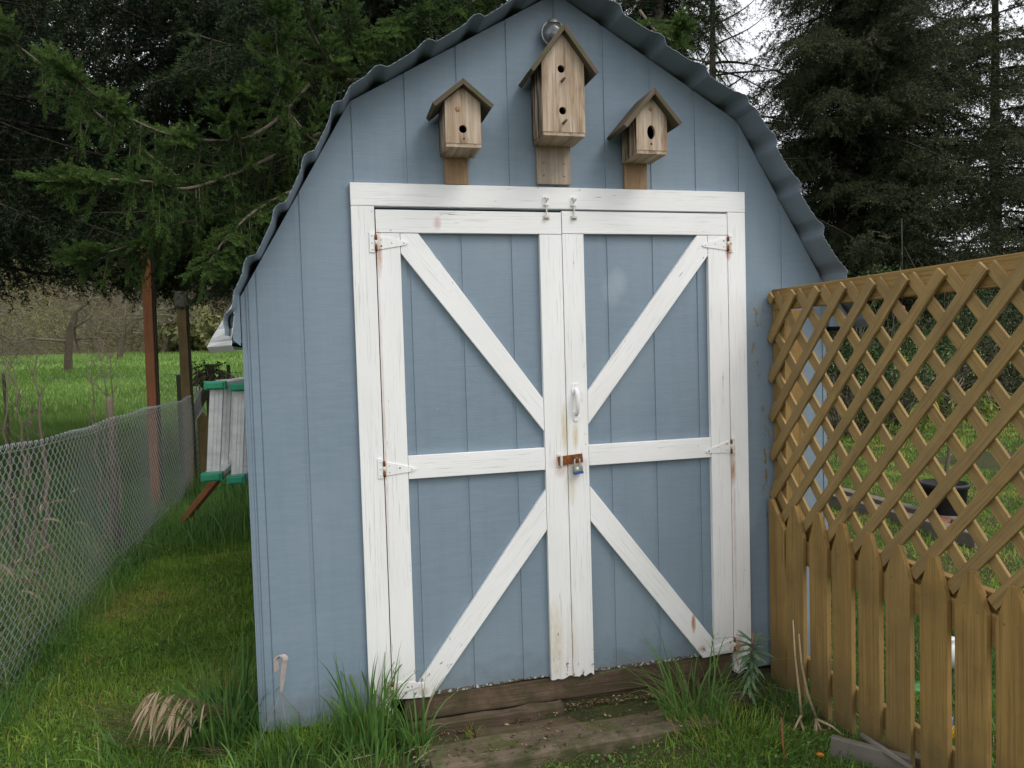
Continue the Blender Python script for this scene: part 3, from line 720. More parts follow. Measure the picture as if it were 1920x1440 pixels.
for k, (y, z) in enumerate(zip(tips, ztips)):
    w = MB(); hw = .0560+rnd.uniform(-.003, .002); e = .118+rnd.uniform(-.008, .008); d = rnd.uniform(-.003, .003); bz = max(.0, .03+rnd.uniform(-.02, .02))
    tp = .012
    w.prism([(y-hw+d, bz), (y+hw+d, bz), (y+hw, z-e), (y+tp, z), (y-tp, z), (y-hw, z-e-.004)], 2.157, 2.176, 'YZ')
    if k == 0:
        w = MB(); w.prism([(-.135, .03), (-.024, .03), (-.024, z), (-.045, z), (-.135, z-e)], 2.157, 2.176, 'YZ')
    elif k == 1:
        w = MB(); w.prism([(y-hw-.004, .02), (y+hw+.002, .02), (y+hw-.008, z-e), (y+tp, z), (y-tp, z), (y-hw-.008, z-e-.004)], 2.155, 2.174, 'YZ')
    for zz in (.70, .17):
        for sy in (-.022, .024):
            if k > 1: w.lathe([(.0034, 0), (.003, -.0012), (0, -.0016)], (2.1568 if k > 1 else 2.1548, y+sy+rnd.uniform(-.005, .005), zz+rnd.uniform(-.012, .012)), 8, 1, 'X')
    w.obj('picket', [M_TREAT, M_NAIL], fen, .002)

# ------------------------------------------------------------------ chain-link fence on the left
cl = thing('chain_link_fence', 'sagging galvanised chain-link fence left of the shed', 'fence', (-1.2, 3.2, 0))
w = MB(); XF = -1.2
def ctop(y): return 1.105+.012*math.sin(y*2.1)+.03*max(0, (y-4)/3)+.006*math.sin(y*7.)
dy = .037; y = -.9; k = 0
V_, T_ = [], []
def zig(y, k):
    top = ctop(y); nz = int((top-.02)/.034); pts = []
    for j in range(nz+1):
        z = top-j*.0342; s = (j+k) % 2
        yy = y+(dy*.98 if s else -dy*.02)+.004*math.sin(z*9+y*3); xx = XF+.03*math.sin(z*2.4+y)+(.0045 if s else -.0045)+.01*math.sin(y*4)
        pts.append((xx, yy, z))
    return pts
while y < 6.8:
    pts = zig(y, k)
    t0 = pts[0]; pts = [(t0[0]+.006, t0[1]+.012, t0[2]-.004), (t0[0]+.003, t0[1]+.007, t0[2]+.018), (t0[0], t0[1], t0[2]+.012)]+pts
    pa = np.array(pts); d = np.gradient(pa, axis=0); d = nrm(d); a = nrm(np.cross(d, np.array([1., 0.05, 0.1]))); b = np.cross(d, a); r = .0024
    ring = np.stack([pa+r*(a*math.cos(t)+b*math.sin(t)) for t in (0, 2.094, 4.189)], 1).reshape(-1, 3); m = len(pa)
    q = (np.arange(m-1)*3)[:, None]
    tt = []
    for e in range(3):
        f_ = (e+1) % 3; tt += [np.concatenate([q+e, q+f_, q+f_+3], 1), np.concatenate([q+e, q+f_+3, q+e+3], 1)]
    T_.append(np.concatenate(tt)+sum(len(v) for v in V_)); V_.append(ring)
    y += dy; k += 1
V_ = np.concatenate(V_); tri_obj('wire_mesh', V_, np.concatenate(T_), M_GALV, parent=cl)
w = MB(); w.tube([(XF-.02, y, ctop(y)-.03+.01*math.sin(y*1.3)) for y in np.linspace(-.9, 6.8, 24)], .002, 5); w.tube([(XF-.02, y, .12) for y in np.linspace(-.9, 6.8, 24)], .002, 5)
w.obj('tension_wire', M_GALV, cl)
for y, h in ((-.6, 1.1), (6.75, 1.2)):
    w = MB(); w.tube([(XF-.035, y, -.05), (XF-.035, y, h), (XF-.035, y, h+.004)], [.024, .024, .018], 14); w.obj('fence_post', M_ZINC, cl)
# ------------------------------------------------------------------ stepladder stored along the shed's left wall
ld = thing('stepladder', 'aluminium stepladder with green end caps stored on its side along the shed wall', 'ladder', (-.24, 2.0, .9))
LY0, LY1 = 1.18, 2.95
def lframe(xt, xb, zt, zb, wd, nm):
    w = MB()
    w.beam(((xt), LY0+.02, zt), ((xt)+.03, LY1, zt-.01), wd, .028); w.beam((xt, LY0+.02, zt-.003), (xt+.03, LY1, zt-.013), wd-.01, .036)
    w.beam(((xb), LY0+.02, zb), ((xb)+.03, LY1, zb+.01), wd, .028)
    w.obj('side_rail', M_ALU, ld, .002)
    y = LY0+.07
    while y < LY1-.1:
        w = MB(); u = (y-LY0)/(LY1-LY0)*.03
        for dx in (-wd*.33, -wd*.13):
            pass
        a = Vector((xt+u-.004, y, zt-.012)); b = Vector((xb+u-.004, y, zb+.012))
        w.beam(a, b, wd*.62, .004, (0, 1, 0))
        for s in (-1, 1): w.beam(a+Vector((s*wd*.31, .012, 0)), b+Vector((s*wd*.31, .012, 0)), .004, .026, (0, 1, 0))
        for s in (-.1, .1): w.beam(a+Vector((s*wd, -.003, 0)), b+Vector((s*wd, -.003, 0)), .004, .003, (0, 1, 0))
        w.obj('step', M_ALU, ld); y += .30
    for x, z, s in ((xt, zt, 1), (xb, zb, -1)):
        w = MB(); w.box(x-wd/2-.004, x+wd/2+.004, LY0-.01, LY0+.05, z-.022, z+.022); w.box(x-wd/2+.008, x+wd/2-.008, LY0-.018, LY0-.01, z-.016, z+.016); w.obj('end_cap', M_GREENP, ld, .004)
lframe(-.265, -.302, 1.385, .912, .098, 'a')
lframe(-.150, -.185, 1.372, .890, .085, 'b')
w = MB(); w.beam((-.30, LY0+.3, 1.404), (-.12, LY0+.5, 1.404), .012, .003); w.beam((-.29, LY0+.9, .93), (-.14, LY0+1.0, .93), .012, .003); w.obj('spreader', M_ALU, ld)
w = MB(); w.box(-.24, -.0045, 1.9, 1.94, 1.3, 1.33); w.box(-.24, -.0045, 2.6, 2.64, 1.3, 1.33); w.obj('wall_bracket', M_DARKW, ld, .002)
# board leaning behind it
a, b = un(348, 972, 'Y', 3.95), un(462, 832, 'Y', 3.6)
w = MB(); w.beam(a, b, .045, .12, Vector((1, 0, 1))); o = w.obj('leaning_board', M_REDW, bevel=.003, org=a)
tag(o, 'reddish-brown board leaning from the grass up behind the ladder', 'board')

# ------------------------------------------------------------------ posts beyond the ladder
def solo(mb, name, mat, label, cat, org, group=None, bevel=.004):
    return tag(mb.obj(name, mat, bevel=bevel, org=org), label, cat, group)
w = MB(); a = un(273, 440, 'Y', 5.2); b = Vector((-1.43, 5.2, .0)); w.beam(b, a, .085, .085, (0, 1, 0)); w.beam(b+Vector((.052, .02, 0)), a+Vector((.052, .02, -.1)), .016, .08, (0, 1, 0), 1)
tag(w.obj('timber_post', [M_REDW, M_DARKW], bevel=.003, org=b), 'tall red-brown timber post standing behind the chain-link fence', 'post')
w = MB(); a = un(341, 574, 'Y', 6.0); b = Vector((a.x+.01, 6.0, .0)); w.beam(b, a, .092, .092, (0, 1, 0)); w.beam(b+Vector((.054, .02, 0)), a+Vector((.054, .02, 0)), .014, .085, (0, 1, 0), 1)
p2 = thing('timber_post', 'olive-brown timber post with grey-green lichen on top', 'post', b)
w.obj('shaft', [M_OLIVE, M_DARKW], p2, .003)
w = MB(); w.lathe([(.075, -.02), (.083, .0), (.078, .01), (.07, .13), (.055, .16), (0, .165)], (a.x, 6.0, a.z+.0), 20); w.obj('grey_cap', flat('lichen_grey', (.11, .11, .085), .95, var=.5, sc=40, bump=.5), p2)  # fuzzy lichen on the post top, built as a turned cap
w = MB(); a = un(393, 683, 'Y', 7.0); w.beam((a.x, 7.0, .0), a, .10, .10, (0, 1, 0)); solo(w, 'fence_post', M_DARKW, 'dark short fence post right of the olive-brown post', 'post', (a.x, 7, 0))
w = MB(); a = un(428, 684, 'Y', 8.0); w.beam((a.x, 8.0, .0), a, .045, .045, (0, 1, 0)); solo(w, 'fence_post', M_DARKW, 'thin dark stake between the short dark post and the shed', 'post', (a.x, 8, 0))
w = MB(); a = un(337, 703, 'Y', 6.6); w.beam((a.x, 6.6, .0), a, .07, .07, (0, 1, 0)); solo(w, 'fence_post', M_DARKW, 'dark post half hidden just left of the olive-brown post', 'post', (a.x, 6.6, 0))
w = MB(); a = un(346, 806, 'Y', 6.3); b = un(402, 706, 'Y', 6.9); w.beam(a, b, .05, .10, (0, 0, 1)); solo(w, 'brace_rail', M_DARKW, 'dark slanting rail running up to the short dark post', 'rail', a)
w = MB(); a = un(380, 772, 'Y', 6.1); h_ = .062
w.prism([(a.x-h_, .0), (a.x+h_, .0), (a.x+h_, a.z-.09), (a.x, a.z), (a.x-h_, a.z-.08)], 6.1, 6.12, 'XZ'); solo(w, 'old_picket', M_OLIVE, 'old brown pointed picket standing between the post and the ladder', 'picket', (a.x, 6.1, 0))
w = MB(); a = un(205, 745, 'Y', 3.3); w.tube([(a.x+.005, 3.3, .0), (a.x, 3.3, a.z-.03), (a.x, 3.3, a.z)], [.026, .026, .018], 12); solo(w, 'round_post', M_BARKP, 'pale round post poking above the chain-link fence', 'post', (a.x, 3.3, 0), bevel=0)
w = MB(); a = un(6, 700, 'Y', 3.6); w.beam((a.x+.03, 3.6, 0), a, .018, .022, (0, 1, 0)); solo(w, 'steel_stake', M_DARKW, 'thin dark steel stake at the far left behind the fence', 'stake', (a.x, 3.6, 0), bevel=.001)
# far chain-link run
fc = thing('chain_link_fence', 'far low chain-link fence crossing behind the posts', 'fence', (-.9, 8.2, 0))
w = MB(); z1 = un(300, 703, 'Y', 8.2).z; s = .062; x = -2.6
while x < .6:
    for dxx in (1, -1):
        pts = []; z = .2; q = x+(0 if dxx > 0 else s*11)
        a = Vector((q, 8.2, .25)); b = Vector((q+dxx*(z1-.25)*.72, 8.2+.004*dxx, z1)); w.tube([a, b], .0019, 3, cap=False)
    x += s
w.tube([(-3.3, 8.2, z1), (1.2, 8.2, z1)], .003, 4); w.obj('wire_mesh', M_GALV, fc)

# ------------------------------------------------------------------ timbers and small things on the ground
def plank(name, mat, label, x0, x1, y0, y1, z0, z1, rz=0, tilt=0, cat='timber', bevel=.006, group=None):
    c = Vector(((x0+x1)/2, (y0+y1)/2, z0)); M = Matrix.Rotation(R_(rz), 3, 'Z') @ Matrix.Rotation(R_(tilt), 3, 'Y')
    w = MB(); nseg = 10; rr = random.Random(int(abs(x0*100)+7))
    # a slightly warped board, cut in short lengths that share one grain
    vs, fs = [], []
    for i in range(nseg+1):
        x = x0+(x1-x0)*i/nseg; e = [rr.uniform(-.004, .004) for _ in range(4)]
        vs += [(x, y0+e[0], z0), (x, y1+e[1], z0), (x, y1+e[1], z1+e[2]), (x, y0+e[0], z1+e[3])]
    for i in range(nseg):
        for k in range(4): fs.append((4*i+k, 4*i+(k+1) % 4, 4*i+4+(k+1) % 4, 4*i+4+k))
    fs += [(0, 1, 2, 3), (4*nseg+3, 4*nseg+2, 4*nseg+1, 4*nseg)]
    gs = [(v[1], v[2], v[0]) for v in vs]
    vs = [M @ (Vector(v)-c)+c for v in vs]
    w.add(vs, fs, gs); o = w.obj(name, mat, bevel=bevel, org=c); return tag(o, label, cat, group)
plank('step_timber', M_STEP, 'front mossy timber of the low step before the shed doors', .60, 1.70, -.400, -.328, -.03, .082, 1.0)
plank('step_timber', M_TIE, 'middle mossy timber of the low step, between the front one and the short board', .57, 1.62, -.318, -.190, -.04, .058, .2)
plank('narrow_timber', M_SILL, 'narrow dark timber between the step and the sill, under both doors', .80, 1.95, -.175, -.10, -.04, .042, -1.0)
plank('short_board', M_SILL, 'short muddy board lying against the sill under the left door', .535, 1.18, -.075, -.022, -.02, .075, 0.5)
A_, B_ = un(1556, 1378, 'Z', .13), un(1705, 1418, 'Z', .115)
w = MB(); w.beam(A_-Vector((0, 0, .075)), B_-Vector((0, 0, .075)), .028, .15); solo(w, 'weathered_board', M_GREYW, 'grey weathered board standing on edge at the foot of the pickets', 'board', A_)
A_, B_ = un(1640, 1392, 'Z', .10)+Vector((.0, .0, 0)), un(1800, 1440, 'Z', .09)
w = MB(); w.beam(A_-Vector((0, 0, .055)), B_-Vector((0, 0, .055)), .04, .11); solo(w, 'weathered_board', M_SILL, 'brown damp board end between the grey board and the lowest pickets', 'board', A_)
w = MB(); w.tube([un(1615, 1378, 'Z', .13), un(1660, 1408, 'Z', .12), un(1712, 1442, 'Z', .11)], [.010, .011, .009], 8); solo(w, 'dry_stick', M_GREYW, 'thick grey stick lying across the weathered board', 'stick', (2.1, -.7, .1), bevel=0)
# hanging-basket hook lying upright on its three wires
hk = thing('basket_hanger', 'faded plastic basket hook standing on three thin wires', 'hanger', (.09, -.12, .05))
A = un(527, 1298, 'Y', -.12); t0 = un(533, 1245, 'Y', -.12)
w = MB(); pts = [A, un(530, 1268, 'Y', -.12), t0]
cx_, cz_ = un(527, 1242, 'Y', -.12).x, un(527, 1242, 'Y', -.12).z; r_ = .0165
pts += [Vector((cx_+r_*math.cos(t), -.12, cz_+.006+r_*1.2*math.sin(t))) for t in np.linspace(.1, math.pi, 8)]+[Vector((cx_-r_, -.12, cz_-.03))]
def strap(pts, wd, th):
    vs, fs = [], []
    for i, p_ in enumerate(pts):
        d = (pts[min(i+1, len(pts)-1)]-pts[max(i-1, 0)]).normalized(); wv = d.cross(Vector((.75, .65, 0)).normalized()).normalized(); nv = Vector((.75, .65, 0)).normalized()
        k_ = .35 if i == 0 else 1
        for a_, b_ in ((-1, -1), (1, -1), (1, 1), (-1, 1)): vs.append(p_+nv*a_*wd/2*k_+wv*b_*th/2)
    for i in range(len(pts)-1):
        for k in range(4): fs.append((4*i+k, 4*i+(k+1) % 4, 4*i+4+(k+1) % 4, 4*i+4+k))
    fs += [(3, 2, 1, 0), (4*len(pts)-4, 4*len(pts)-3, 4*len(pts)-2, 4*len(pts)-1)]; return vs, fs
v_, f_ = strap(pts, .022, .0045); w.add(v_, f_, None, 0, False); w.obj('hook', M_PINKG, hk, .001)
for q in (un(468, 1440, 'Z', .06), un(548, 1440, 'Z', .05), un(602, 1395, 'Z', .05)):
    w = MB(); m_ = (A+q)/2+Vector((0, 0, .006)); w.tube([A, m_, q], .0016, 5); w.obj('wire', M_WIREB, hk)
# dry forked stems
def drystem(pxs, Yd, rad, label, gr):
    w = MB(); org = None
    for path in pxs:
        pts = [un(u, v, 'Y', Yd+dy_) for u, v, dy_ in path]; org = org or pts[0]; w.tube(pts, np.linspace(rad, rad*.5, len(pts)), 7)
    return tag(w.obj('dry_weed', M_STEM, org=org), label, 'dry weed', gr)
M_STEM = flat('straw_stem', (.55, .43, .27), .7, 0, .2, .3, 60)
drystem([[(1503, 1345, 0), (1499, 1300, -.01), (1491, 1230, -.02), (1487, 1163, -.03)], [(1503, 1340, 0), (1490, 1365, -.03), (1480, 1385, -.05)], [(1501, 1352, 0), (1512, 1385, -.06)]], -.45, .0052, 'left one of two pale dry upright stems before the pickets', 'dry stems by the pickets')
drystem([[(1532, 1350, 0), (1514, 1300, 0), (1503, 1245, -.01), (1498, 1189, -.02)], [(1530, 1348, 0), (1560, 1362, -.05), (1600, 1395, -.1)], [(1530, 1348, 0), (1531, 1375, -.05), (1492, 1405, -.08)], [(1531, 1350, 0), (1545, 1385, -.05), (1553, 1412, -.08)], [(1530, 1350, 0), (1522, 1400, -.06)]], -.45, .0055, 'right one of two pale dry stems, roots spreading at its foot', 'dry stems by the pickets')
w = MB(); w.tube([un(1465, 1345, 'Y', -.62), un(1468, 1395, 'Y', -.64), un(1474, 1442, 'Y', -.68)], [.0035, .004, .003], 6); solo(w, 'reddish_stalk', M_REDW, 'thin reddish stalk in the grass left of the orange flower', 'stalk', (1.8, -.65, .05), bevel=0)

def leafy(base_dir_list, mat, name, parent, Lf, Wf):
    """lance-shaped leaves: (base, direction, droop, length factor)"""
    Vv, Tt, Cc = [], [], []; o_ = 0
    for b_, d_, dr__, lf in base_dir_list:
        b_ = np.array(b_); d_ = np.array(d_)/np.linalg.norm(d_); s_ = np.cross(d_, [0, 0, 1.]); s_ = s_/max(np.linalg.norm(s_), 1e-6); n = 6; rows = []
        for i in range(n+1):
            t = i/n; c_ = b_+d_*t*Lf*lf+np.array([0, 0, -dr__*t*t*Lf*lf]); wd = Wf*math.sin(math.pi*min(1, t*.93+.07))**.8*.5*(lf**.5)
            rows += [c_-s_*wd, c_+np.array([0, 0, -wd*.35]), c_+s_*wd]
        for i in range(n):
            for k in range(2):
                a_ = o_+3*i+k; Tt += [(a_, a_+1, a_+4), (a_, a_+4, a_+3)]
        Vv += rows; Cc += [rnd.random()]*len(rows); o_ += len(rows)
    return tri_obj(name, np.array(Vv), np.array(Tt), mat, np.array(Cc), parent)
# narrow-leaved spurge-like plant by the right jamb
bs = un(1400, 1335, 'Z', .04); topp = un(1413, 1185, 'Y', bs.y)
pt = thing('leafy_plant', 'upright narrow-leaved plant with a reddish stem by the right jamb', 'plant', bs)
w = MB(); w.tube([bs, bs.lerp(topp, .5)+Vector((-.003, 0, 0)), topp], [.0065, .006, .0045], 8); w.obj('stem', flat('reddish_stem', (.20, .10, .08), .6), pt)
ls = []
for i in range(66):
    t = .25+.75*(i/78)**.8; a_ = i*2.4; pz = bs.lerp(topp, t); upk = (t-.78)*5.0 if t > .78 else (t-.9)*.8
    ls.append((pz, (math.cos(a_), math.sin(a_), upk+rnd.uniform(-.15, .15)), .55 if t < .72 else .15, (.55+.25*rnd.random()) if t < .7 else (.85+.3*rnd.random())))
leafy(ls, M_EUPH, 'leaves', pt, .082, .018)
# orange flower
fb = un(1538, 1432, 'Z', .05); fl = thing('orange_flower', 'single small orange flower in the grass, bottom right', 'flower', fb)
w = MB(); hd = fb+Vector((0, 0, .03)); w.tube([fb, hd], .0018, 6); w.obj('stem', M_OLIVE, fl)
MO = flat('orange_petal', (.80, .28, .01), .5); w = MB()
for ring, rr_ in ((11, .016), (9, .012)):
    for i in range(ring):
        a_ = 2*math.pi*(i+ring*.1)/ring; d = Vector((math.cos(a_), math.sin(a_), .55 if ring == 9 else .25)).normalized(); s_ = Vector((-math.sin(a_), math.cos(a_), 0))
        w.add([hd-s_*.001, hd+d*rr_*.6-s_*.003, hd+d*rr_, hd+d*rr_*.6+s_*.003, hd+s_*.001], [(0, 1, 2, 3, 4)])
w.obj('petals', MO, fl)

# ------------------------------------------------------------------ grasses
M_LITTER = mk_leaf('litter', [(0, (.03, .02, .014)), (.5, (.10, .06, .035)), (.85, (.20, .13, .08)), (1, (.40, .31, .20))], .8, 0)
def blades_at(xy, hmin, hmax, wd, leanK, tint, zoff=0, rng=RG, seg=3, curl=.5):
    n = len(xy); P = np.zeros((n, 3)); P[:, :2] = xy; P[:, 2] = gz(xy[:, 0], xy[:, 1])-.006+zoff
    H = hmin+(hmax-hmin)*rng.random(n)**1.3; a = rng.random(n)*2*np.pi; l = leanK*rng.random(n)
    lean = np.stack([np.cos(a)*l, np.sin(a)*l, np.zeros(n)], 1)
    return ribbons(P, lean, H, wd*(.6+.8*rng.random(n)), tint, rng, seg, curl)
def patch_tint(xy, base, rng=RG):
    x, y = xy[:, 0], xy[:, 1]
    return base+.16*np.sin(x*3.1+1.3*np.sin(y*2.3))+.12*np.sin(y*4.7+x*1.9)+.13*rng.normal(size=len(x))
def rect(n, x0, x1, y0, y1, rng=RG): return np.stack([x0+(x1-x0)*rng.random(n), y0+(y1-y0)*rng.random(n)], 1)
PA = []
xy = rect(110000, -1.35, .02, -.9, 3.2); PA.append(blades_at(xy, .018, .05, .0032, 1.1, patch_tint(xy, .66), seg=2))
xy = rect(30000, -1.35, .02, 3.2, 8.2); PA.append(blades_at(xy, .03, .09, .005, 1., patch_tint(xy, .38), seg=2))
xy = rect(30000, -.2, 2.6, -1.25, -.02); k_ = ~((xy[:, 0] > .5) & (xy[:, 0] < 1.75) & (xy[:, 1] > -.42) & (RG.random(len(xy)) < .975)) & ~((xy[:, 0] > .55) & (xy[:, 0] < 1.6) & (xy[:, 1] > -.53) & (xy[:, 1] < -.4) & (RG.random(len(xy)) < .93)); k_ &= ~((xy[:, 0] > 1.95) & (xy[:, 1] > -.5) & (RG.random(len(xy)) < .6)); xy = xy[k_]
PA.append(blades_at(xy, .018, .055, .0030, 1.2, patch_tint(xy, .45), seg=2))
xy = rect(26000, -1.6, 3.2, -2.6, -1.0); PA.append(blades_at(xy, .02, .06, .005, 1.1, patch_tint(xy, .5), seg=2))
xy = rect(16000, .3, 2.1, -1.1, -.42); xy = xy[~((xy[:, 0] > .55) & (xy[:, 0] < 1.6) & (xy[:, 1] > -.5) & (RG.random(len(xy)) < .9))]; PA.append(blades_at(xy, .01, .03, .0035, 1.5, patch_tint(xy, .62), seg=2))
xy = rect(80000, 2.25, 7.5, -1.5, 5.); PA.append(blades_at(xy, .02, .06, .007, 1.1, patch_tint(xy, .62), seg=2))
xy = rect(60000, 2.6, 16, 5., 13); PA.append(blades_at(xy, .03, .08, .014, 1.0, patch_tint(xy, .65), seg=2))
xy = rect(16000, -.02, .5, -.12, -.01); PA.append(blades_at(xy[:1500], .05, .16, .004, .8, patch_tint(xy[:1500], .5)))
nc = rect(420, -1.3, .0, -.8, 4.5); xy = np.repeat(nc, 26, 0)+RG.normal(size=(420*26, 2))*.045; xy = xy[xy[:, 0] < -.01]; PA.append(blades_at(xy, .03, .10, .0045, 1.0, np.repeat(RG.normal(size=420)*.22+.45, 26)[:len(xy)], seg=3))
nc = rect(90, .3, 2.1, -1.1, -.42); xy = np.repeat(nc, 24, 0)+RG.normal(size=(90*24, 2))*.035; PA.append(blades_at(xy, .03, .09, .004, 1.0, np.repeat(RG.normal(size=90)*.22+.5, 24), seg=3))
v, t_, c_ = joinT(PA); tag(tri_obj('lawn_grass', v, t_, M_GRASS, c_), 'short mown grass and moss round the shed', 'grass', kind='stuff')
# longer growth along the wire fence, at the foot of the walls and behind the ladder
PA = []
xy = rect(9000, -1.34, -1.02, -.9, 7.); xy[:, 0] = -1.2+(xy[:, 0]+1.2)*(.5+.8*RG.random(len(xy))); PA.append(blades_at(xy, .05, .22, .0045, .9, patch_tint(xy, .4)))
xy = rect(2600, -.95, .0, 3.3, 6.); PA.append(blades_at(xy, .12, .42, .007, .6, patch_tint(xy, .42)))
xy = rect(3000, -1.2, .4, 5.5, 7.6); PA.append(blades_at(xy, .1, .45, .008, .6, patch_tint(xy, .45)))
xy = rect(700, -.16, -.01, .0, 2.6); PA.append(blades_at(xy, .06, .2, .004, .6, patch_tint(xy, .45)))
xy = rect(26000, -3.4, -1.22, -.6, 8.5); PA.append(blades_at(xy, .08, .34, .006, .9, patch_tint(xy, .33)))
xy = rect(3500, -2.6, -1.24, -.2, 3.6); PA.append(blades_at(xy, .05, .3, .007, 1.5, np.full(len(xy), .97)+.05*RG.normal(size=len(xy))))
xy = rect(800, 2.15, 2.5, -1.3, -.05); PA.append(blades_at(xy, .04, .12, .003, .9, patch_tint(xy, .4)))
xy = rect(5500, 2.3, 3.4, -1.6, 1.0); PA.append(blades_at(xy, .05, .16, .006, 1.0, patch_tint(xy, .35)))
v, t_, c_ = joinT(PA); tag(tri_obj('rough_grass', v, t_, M_GRASST, c_), 'uncut grass and weeds along the fences', 'grass', kind='stuff')
# clover and other flat little leaves in the turf, bits of bark and dead leaf on the timbers
n = 9000; nc = rect(170, -1.3, 2.1, -1.1, 3.5); k_ = RG.integers(0, 170, n); xy = nc[k_]+RG.normal(size=(n, 2))*.09; k2 = ~((xy[:, 0] > -.01) & (xy[:, 1] > -.4)); xy = xy[k2]; n = len(xy)
c = np.stack([xy[:, 0], xy[:, 1], gz(xy[:, 0], xy[:, 1])+.008+.028*RG.random(n)], 1); d = nrm(RG.normal(size=(n, 3))*[1, 1, .35]); s_ = nrm(np.cross(d, [0, 0, 1.])); L_ = (.006+.012*RG.random(n))[:, None]
V = np.stack([c, c+d*L_*.6-s_*L_*.5, c+d*L_*1.1, c+d*L_*.6+s_*L_*.5], 1).reshape(-1, 3); q = np.arange(n)[:, None]*4
tag(tri_obj('clover', V, np.concatenate([q+[0, 1, 2], q+[0, 2, 3]]), M_GRASST, np.repeat(np.clip(.35+.25*RG.normal(size=n), 0, .9), 4)), 'clover and small broad leaves in the turf', 'clover', kind='stuff')
n = 2600; x = RG.uniform(.5, 2.1, n); y = np.where(RG.random(n) < .5, -.03-.05*RG.random(n), RG.uniform(-.55, -.03, n)); z = np.where((y > -.4) & (x < 1.66) & (y < -.18), np.where(y < -.325, .086, .062), gz(x, y)+.012); c = np.stack([x, y, z+.004*RG.random(n)], 1)
d = nrm(RG.normal(size=(n, 3))*[1, 1, .25]); s_ = nrm(np.cross(d, [0, 0, 1.])); L_ = (.004+.022*RG.random(n)**2.5)[:, None]; V = np.stack([c, c+d*L_*.5-s_*L_*.22+[0, 0, .002], c+d*L_, c+d*L_*.5+s_*L_*.22], 1).reshape(-1, 3); q = np.arange(n)[:, None]*4
tag(tri_obj('bark_litter', V, np.concatenate([q+[0, 1, 2], q+[0, 2, 3]]), M_LITTER, np.repeat(RG.random(n), 4)), 'crumbs of bark and dead leaf on the timbers and soil', 'litter', kind='stuff')
# meadow
PA = []
xy = rect(60000, -14, .3, 8.3, 20); PA.append(blades_at(xy, .15, .48, .013, .7, patch_tint(xy*.5, .12+.30*np.clip((xy[:, 1]-8)/9, 0, 1)), seg=2))  # foreground shading put into the tint: blades darken toward the wire fence
xy = rect(45000, -30, 1, 20, 42); PA.append(blades_at(xy, .12, .35, .03, .7, patch_tint(xy*.2, .45), seg=2))
xy = rect(30000, -50, 4, 42, 68); PA.append(blades_at(xy, .1, .3, .06, .7, patch_tint(xy*.1, .72)-.55*np.exp(-((xy[:, 1]-47)/2.5)**2), seg=2))  # shadow strip across the meadow, painted in as a darker tint
v, t_, c_ = joinT(PA); tag(tri_obj('meadow_grass', v, t_, M_MEAD, c_), 'bright green meadow beyond the wire fence', 'grass', kind='stuff')

def clump(label, cx, cy, n, r, hmin, hmax, wd, lean, mat, tint, seed, extra=None, cat='grass clump', name='grass_clump', curl=.5):
    rg = np.random.default_rng(seed); a = rg.random(n)*2*np.pi; q = r*np.sqrt(rg.random(n)); xy = np.stack([cx+q*np.cos(a), cy+q*np.sin(a)], 1)
    P = np.zeros((n, 3)); P[:, :2] = xy; P[:, 2] = gz(xy[:, 0], xy[:, 1])-.006
    H = hmin+(hmax-hmin)*rg.random(n)**1.5; a2 = a+rg.normal(size=n)*.7; l = lean*(.15+rg.random(n)); ln = np.stack([np.cos(a2)*l, np.sin(a2)*l, 0*l], 1)
    p = [ribbons(P, ln, H, wd*(.6+.7*rg.random(n)), tint+.18*rg.normal(size=n), rg, 6, curl)]
    if extra is not None: p += extra
    v, t_, c_ = joinT(p); return tag(tri_obj(name, v, t_, mat, c_, org=(cx, cy, .03)), label, cat)
clump('tall broad-bladed grass clump at the foot of the left jamb', .40, -.10, 170, .11, .12, .46, .0095, .45, M_GRASST, .5, 1)
clump('leaning grass clump in front of the left door corner', .57, -.16, 70, .06, .10, .34, .008, .7, M_GRASST, .55, 2)
clump('thin grass growing along the wall left of the jamb',   .17, -.06, 520, .17, .07, .25, .0045, .5, M_GRASST, .45, 3)
clump('grass clump between the dead leaves and the shed corner', -.13, .14, 260, .16, .16, .42, .009, .6, M_GRASST, .35, 4)
clump('grass clump left of the dead leaves', -.42, .02, 60, .16, .12, .30, .008, .9, M_GRASST, .4, 6)
clump('grass clump at the bottom edge below the basket hook', .06, -.32, 300, .28, .06, .22, .0065, .9, M_GRASST, .5, 7)
clump('grass clump at the bottom edge below the left jamb', .42, -.36, 260, .22, .05, .17, .005, .9, M_GRASST, .45, 8)
clump('wiry blue-green grass clump in front of the right door', 1.66, -.26, 130, .13, .15, .50, .0062, 1.0, M_GRASST, .55, 9)
clump('low dense grass mound at the foot of the wiry clump', 1.72, -.42, 800, .22, .03, .11, .0032, .9, M_GRASS, .62, 10)
clump('grass clump at the bottom edge right of the step', 1.78, -.62, 500, .28, .03, .10, .004, 1., M_GRASST, .5, 12)
clump('small yellow-green tuft on the mossy timber', .80, -.12, 110, .028, .03, .08, .0018, .8, M_GRASS, .85, 13)
clump('low weeds at the foot of the first pickets', 2.06, -.30, 240, .12, .03, .12, .0035, .9, M_GRASST, .45, 14)
# brown dead straw heap behind the wiry clump and by the jamb
clump('brown straw heap against the sill behind the wiry grass', 1.72, -.12, 420, .13, .04, .13, .0028, 1.6, M_DEAD, .2, 15, cat='straw heap', name='straw_heap')
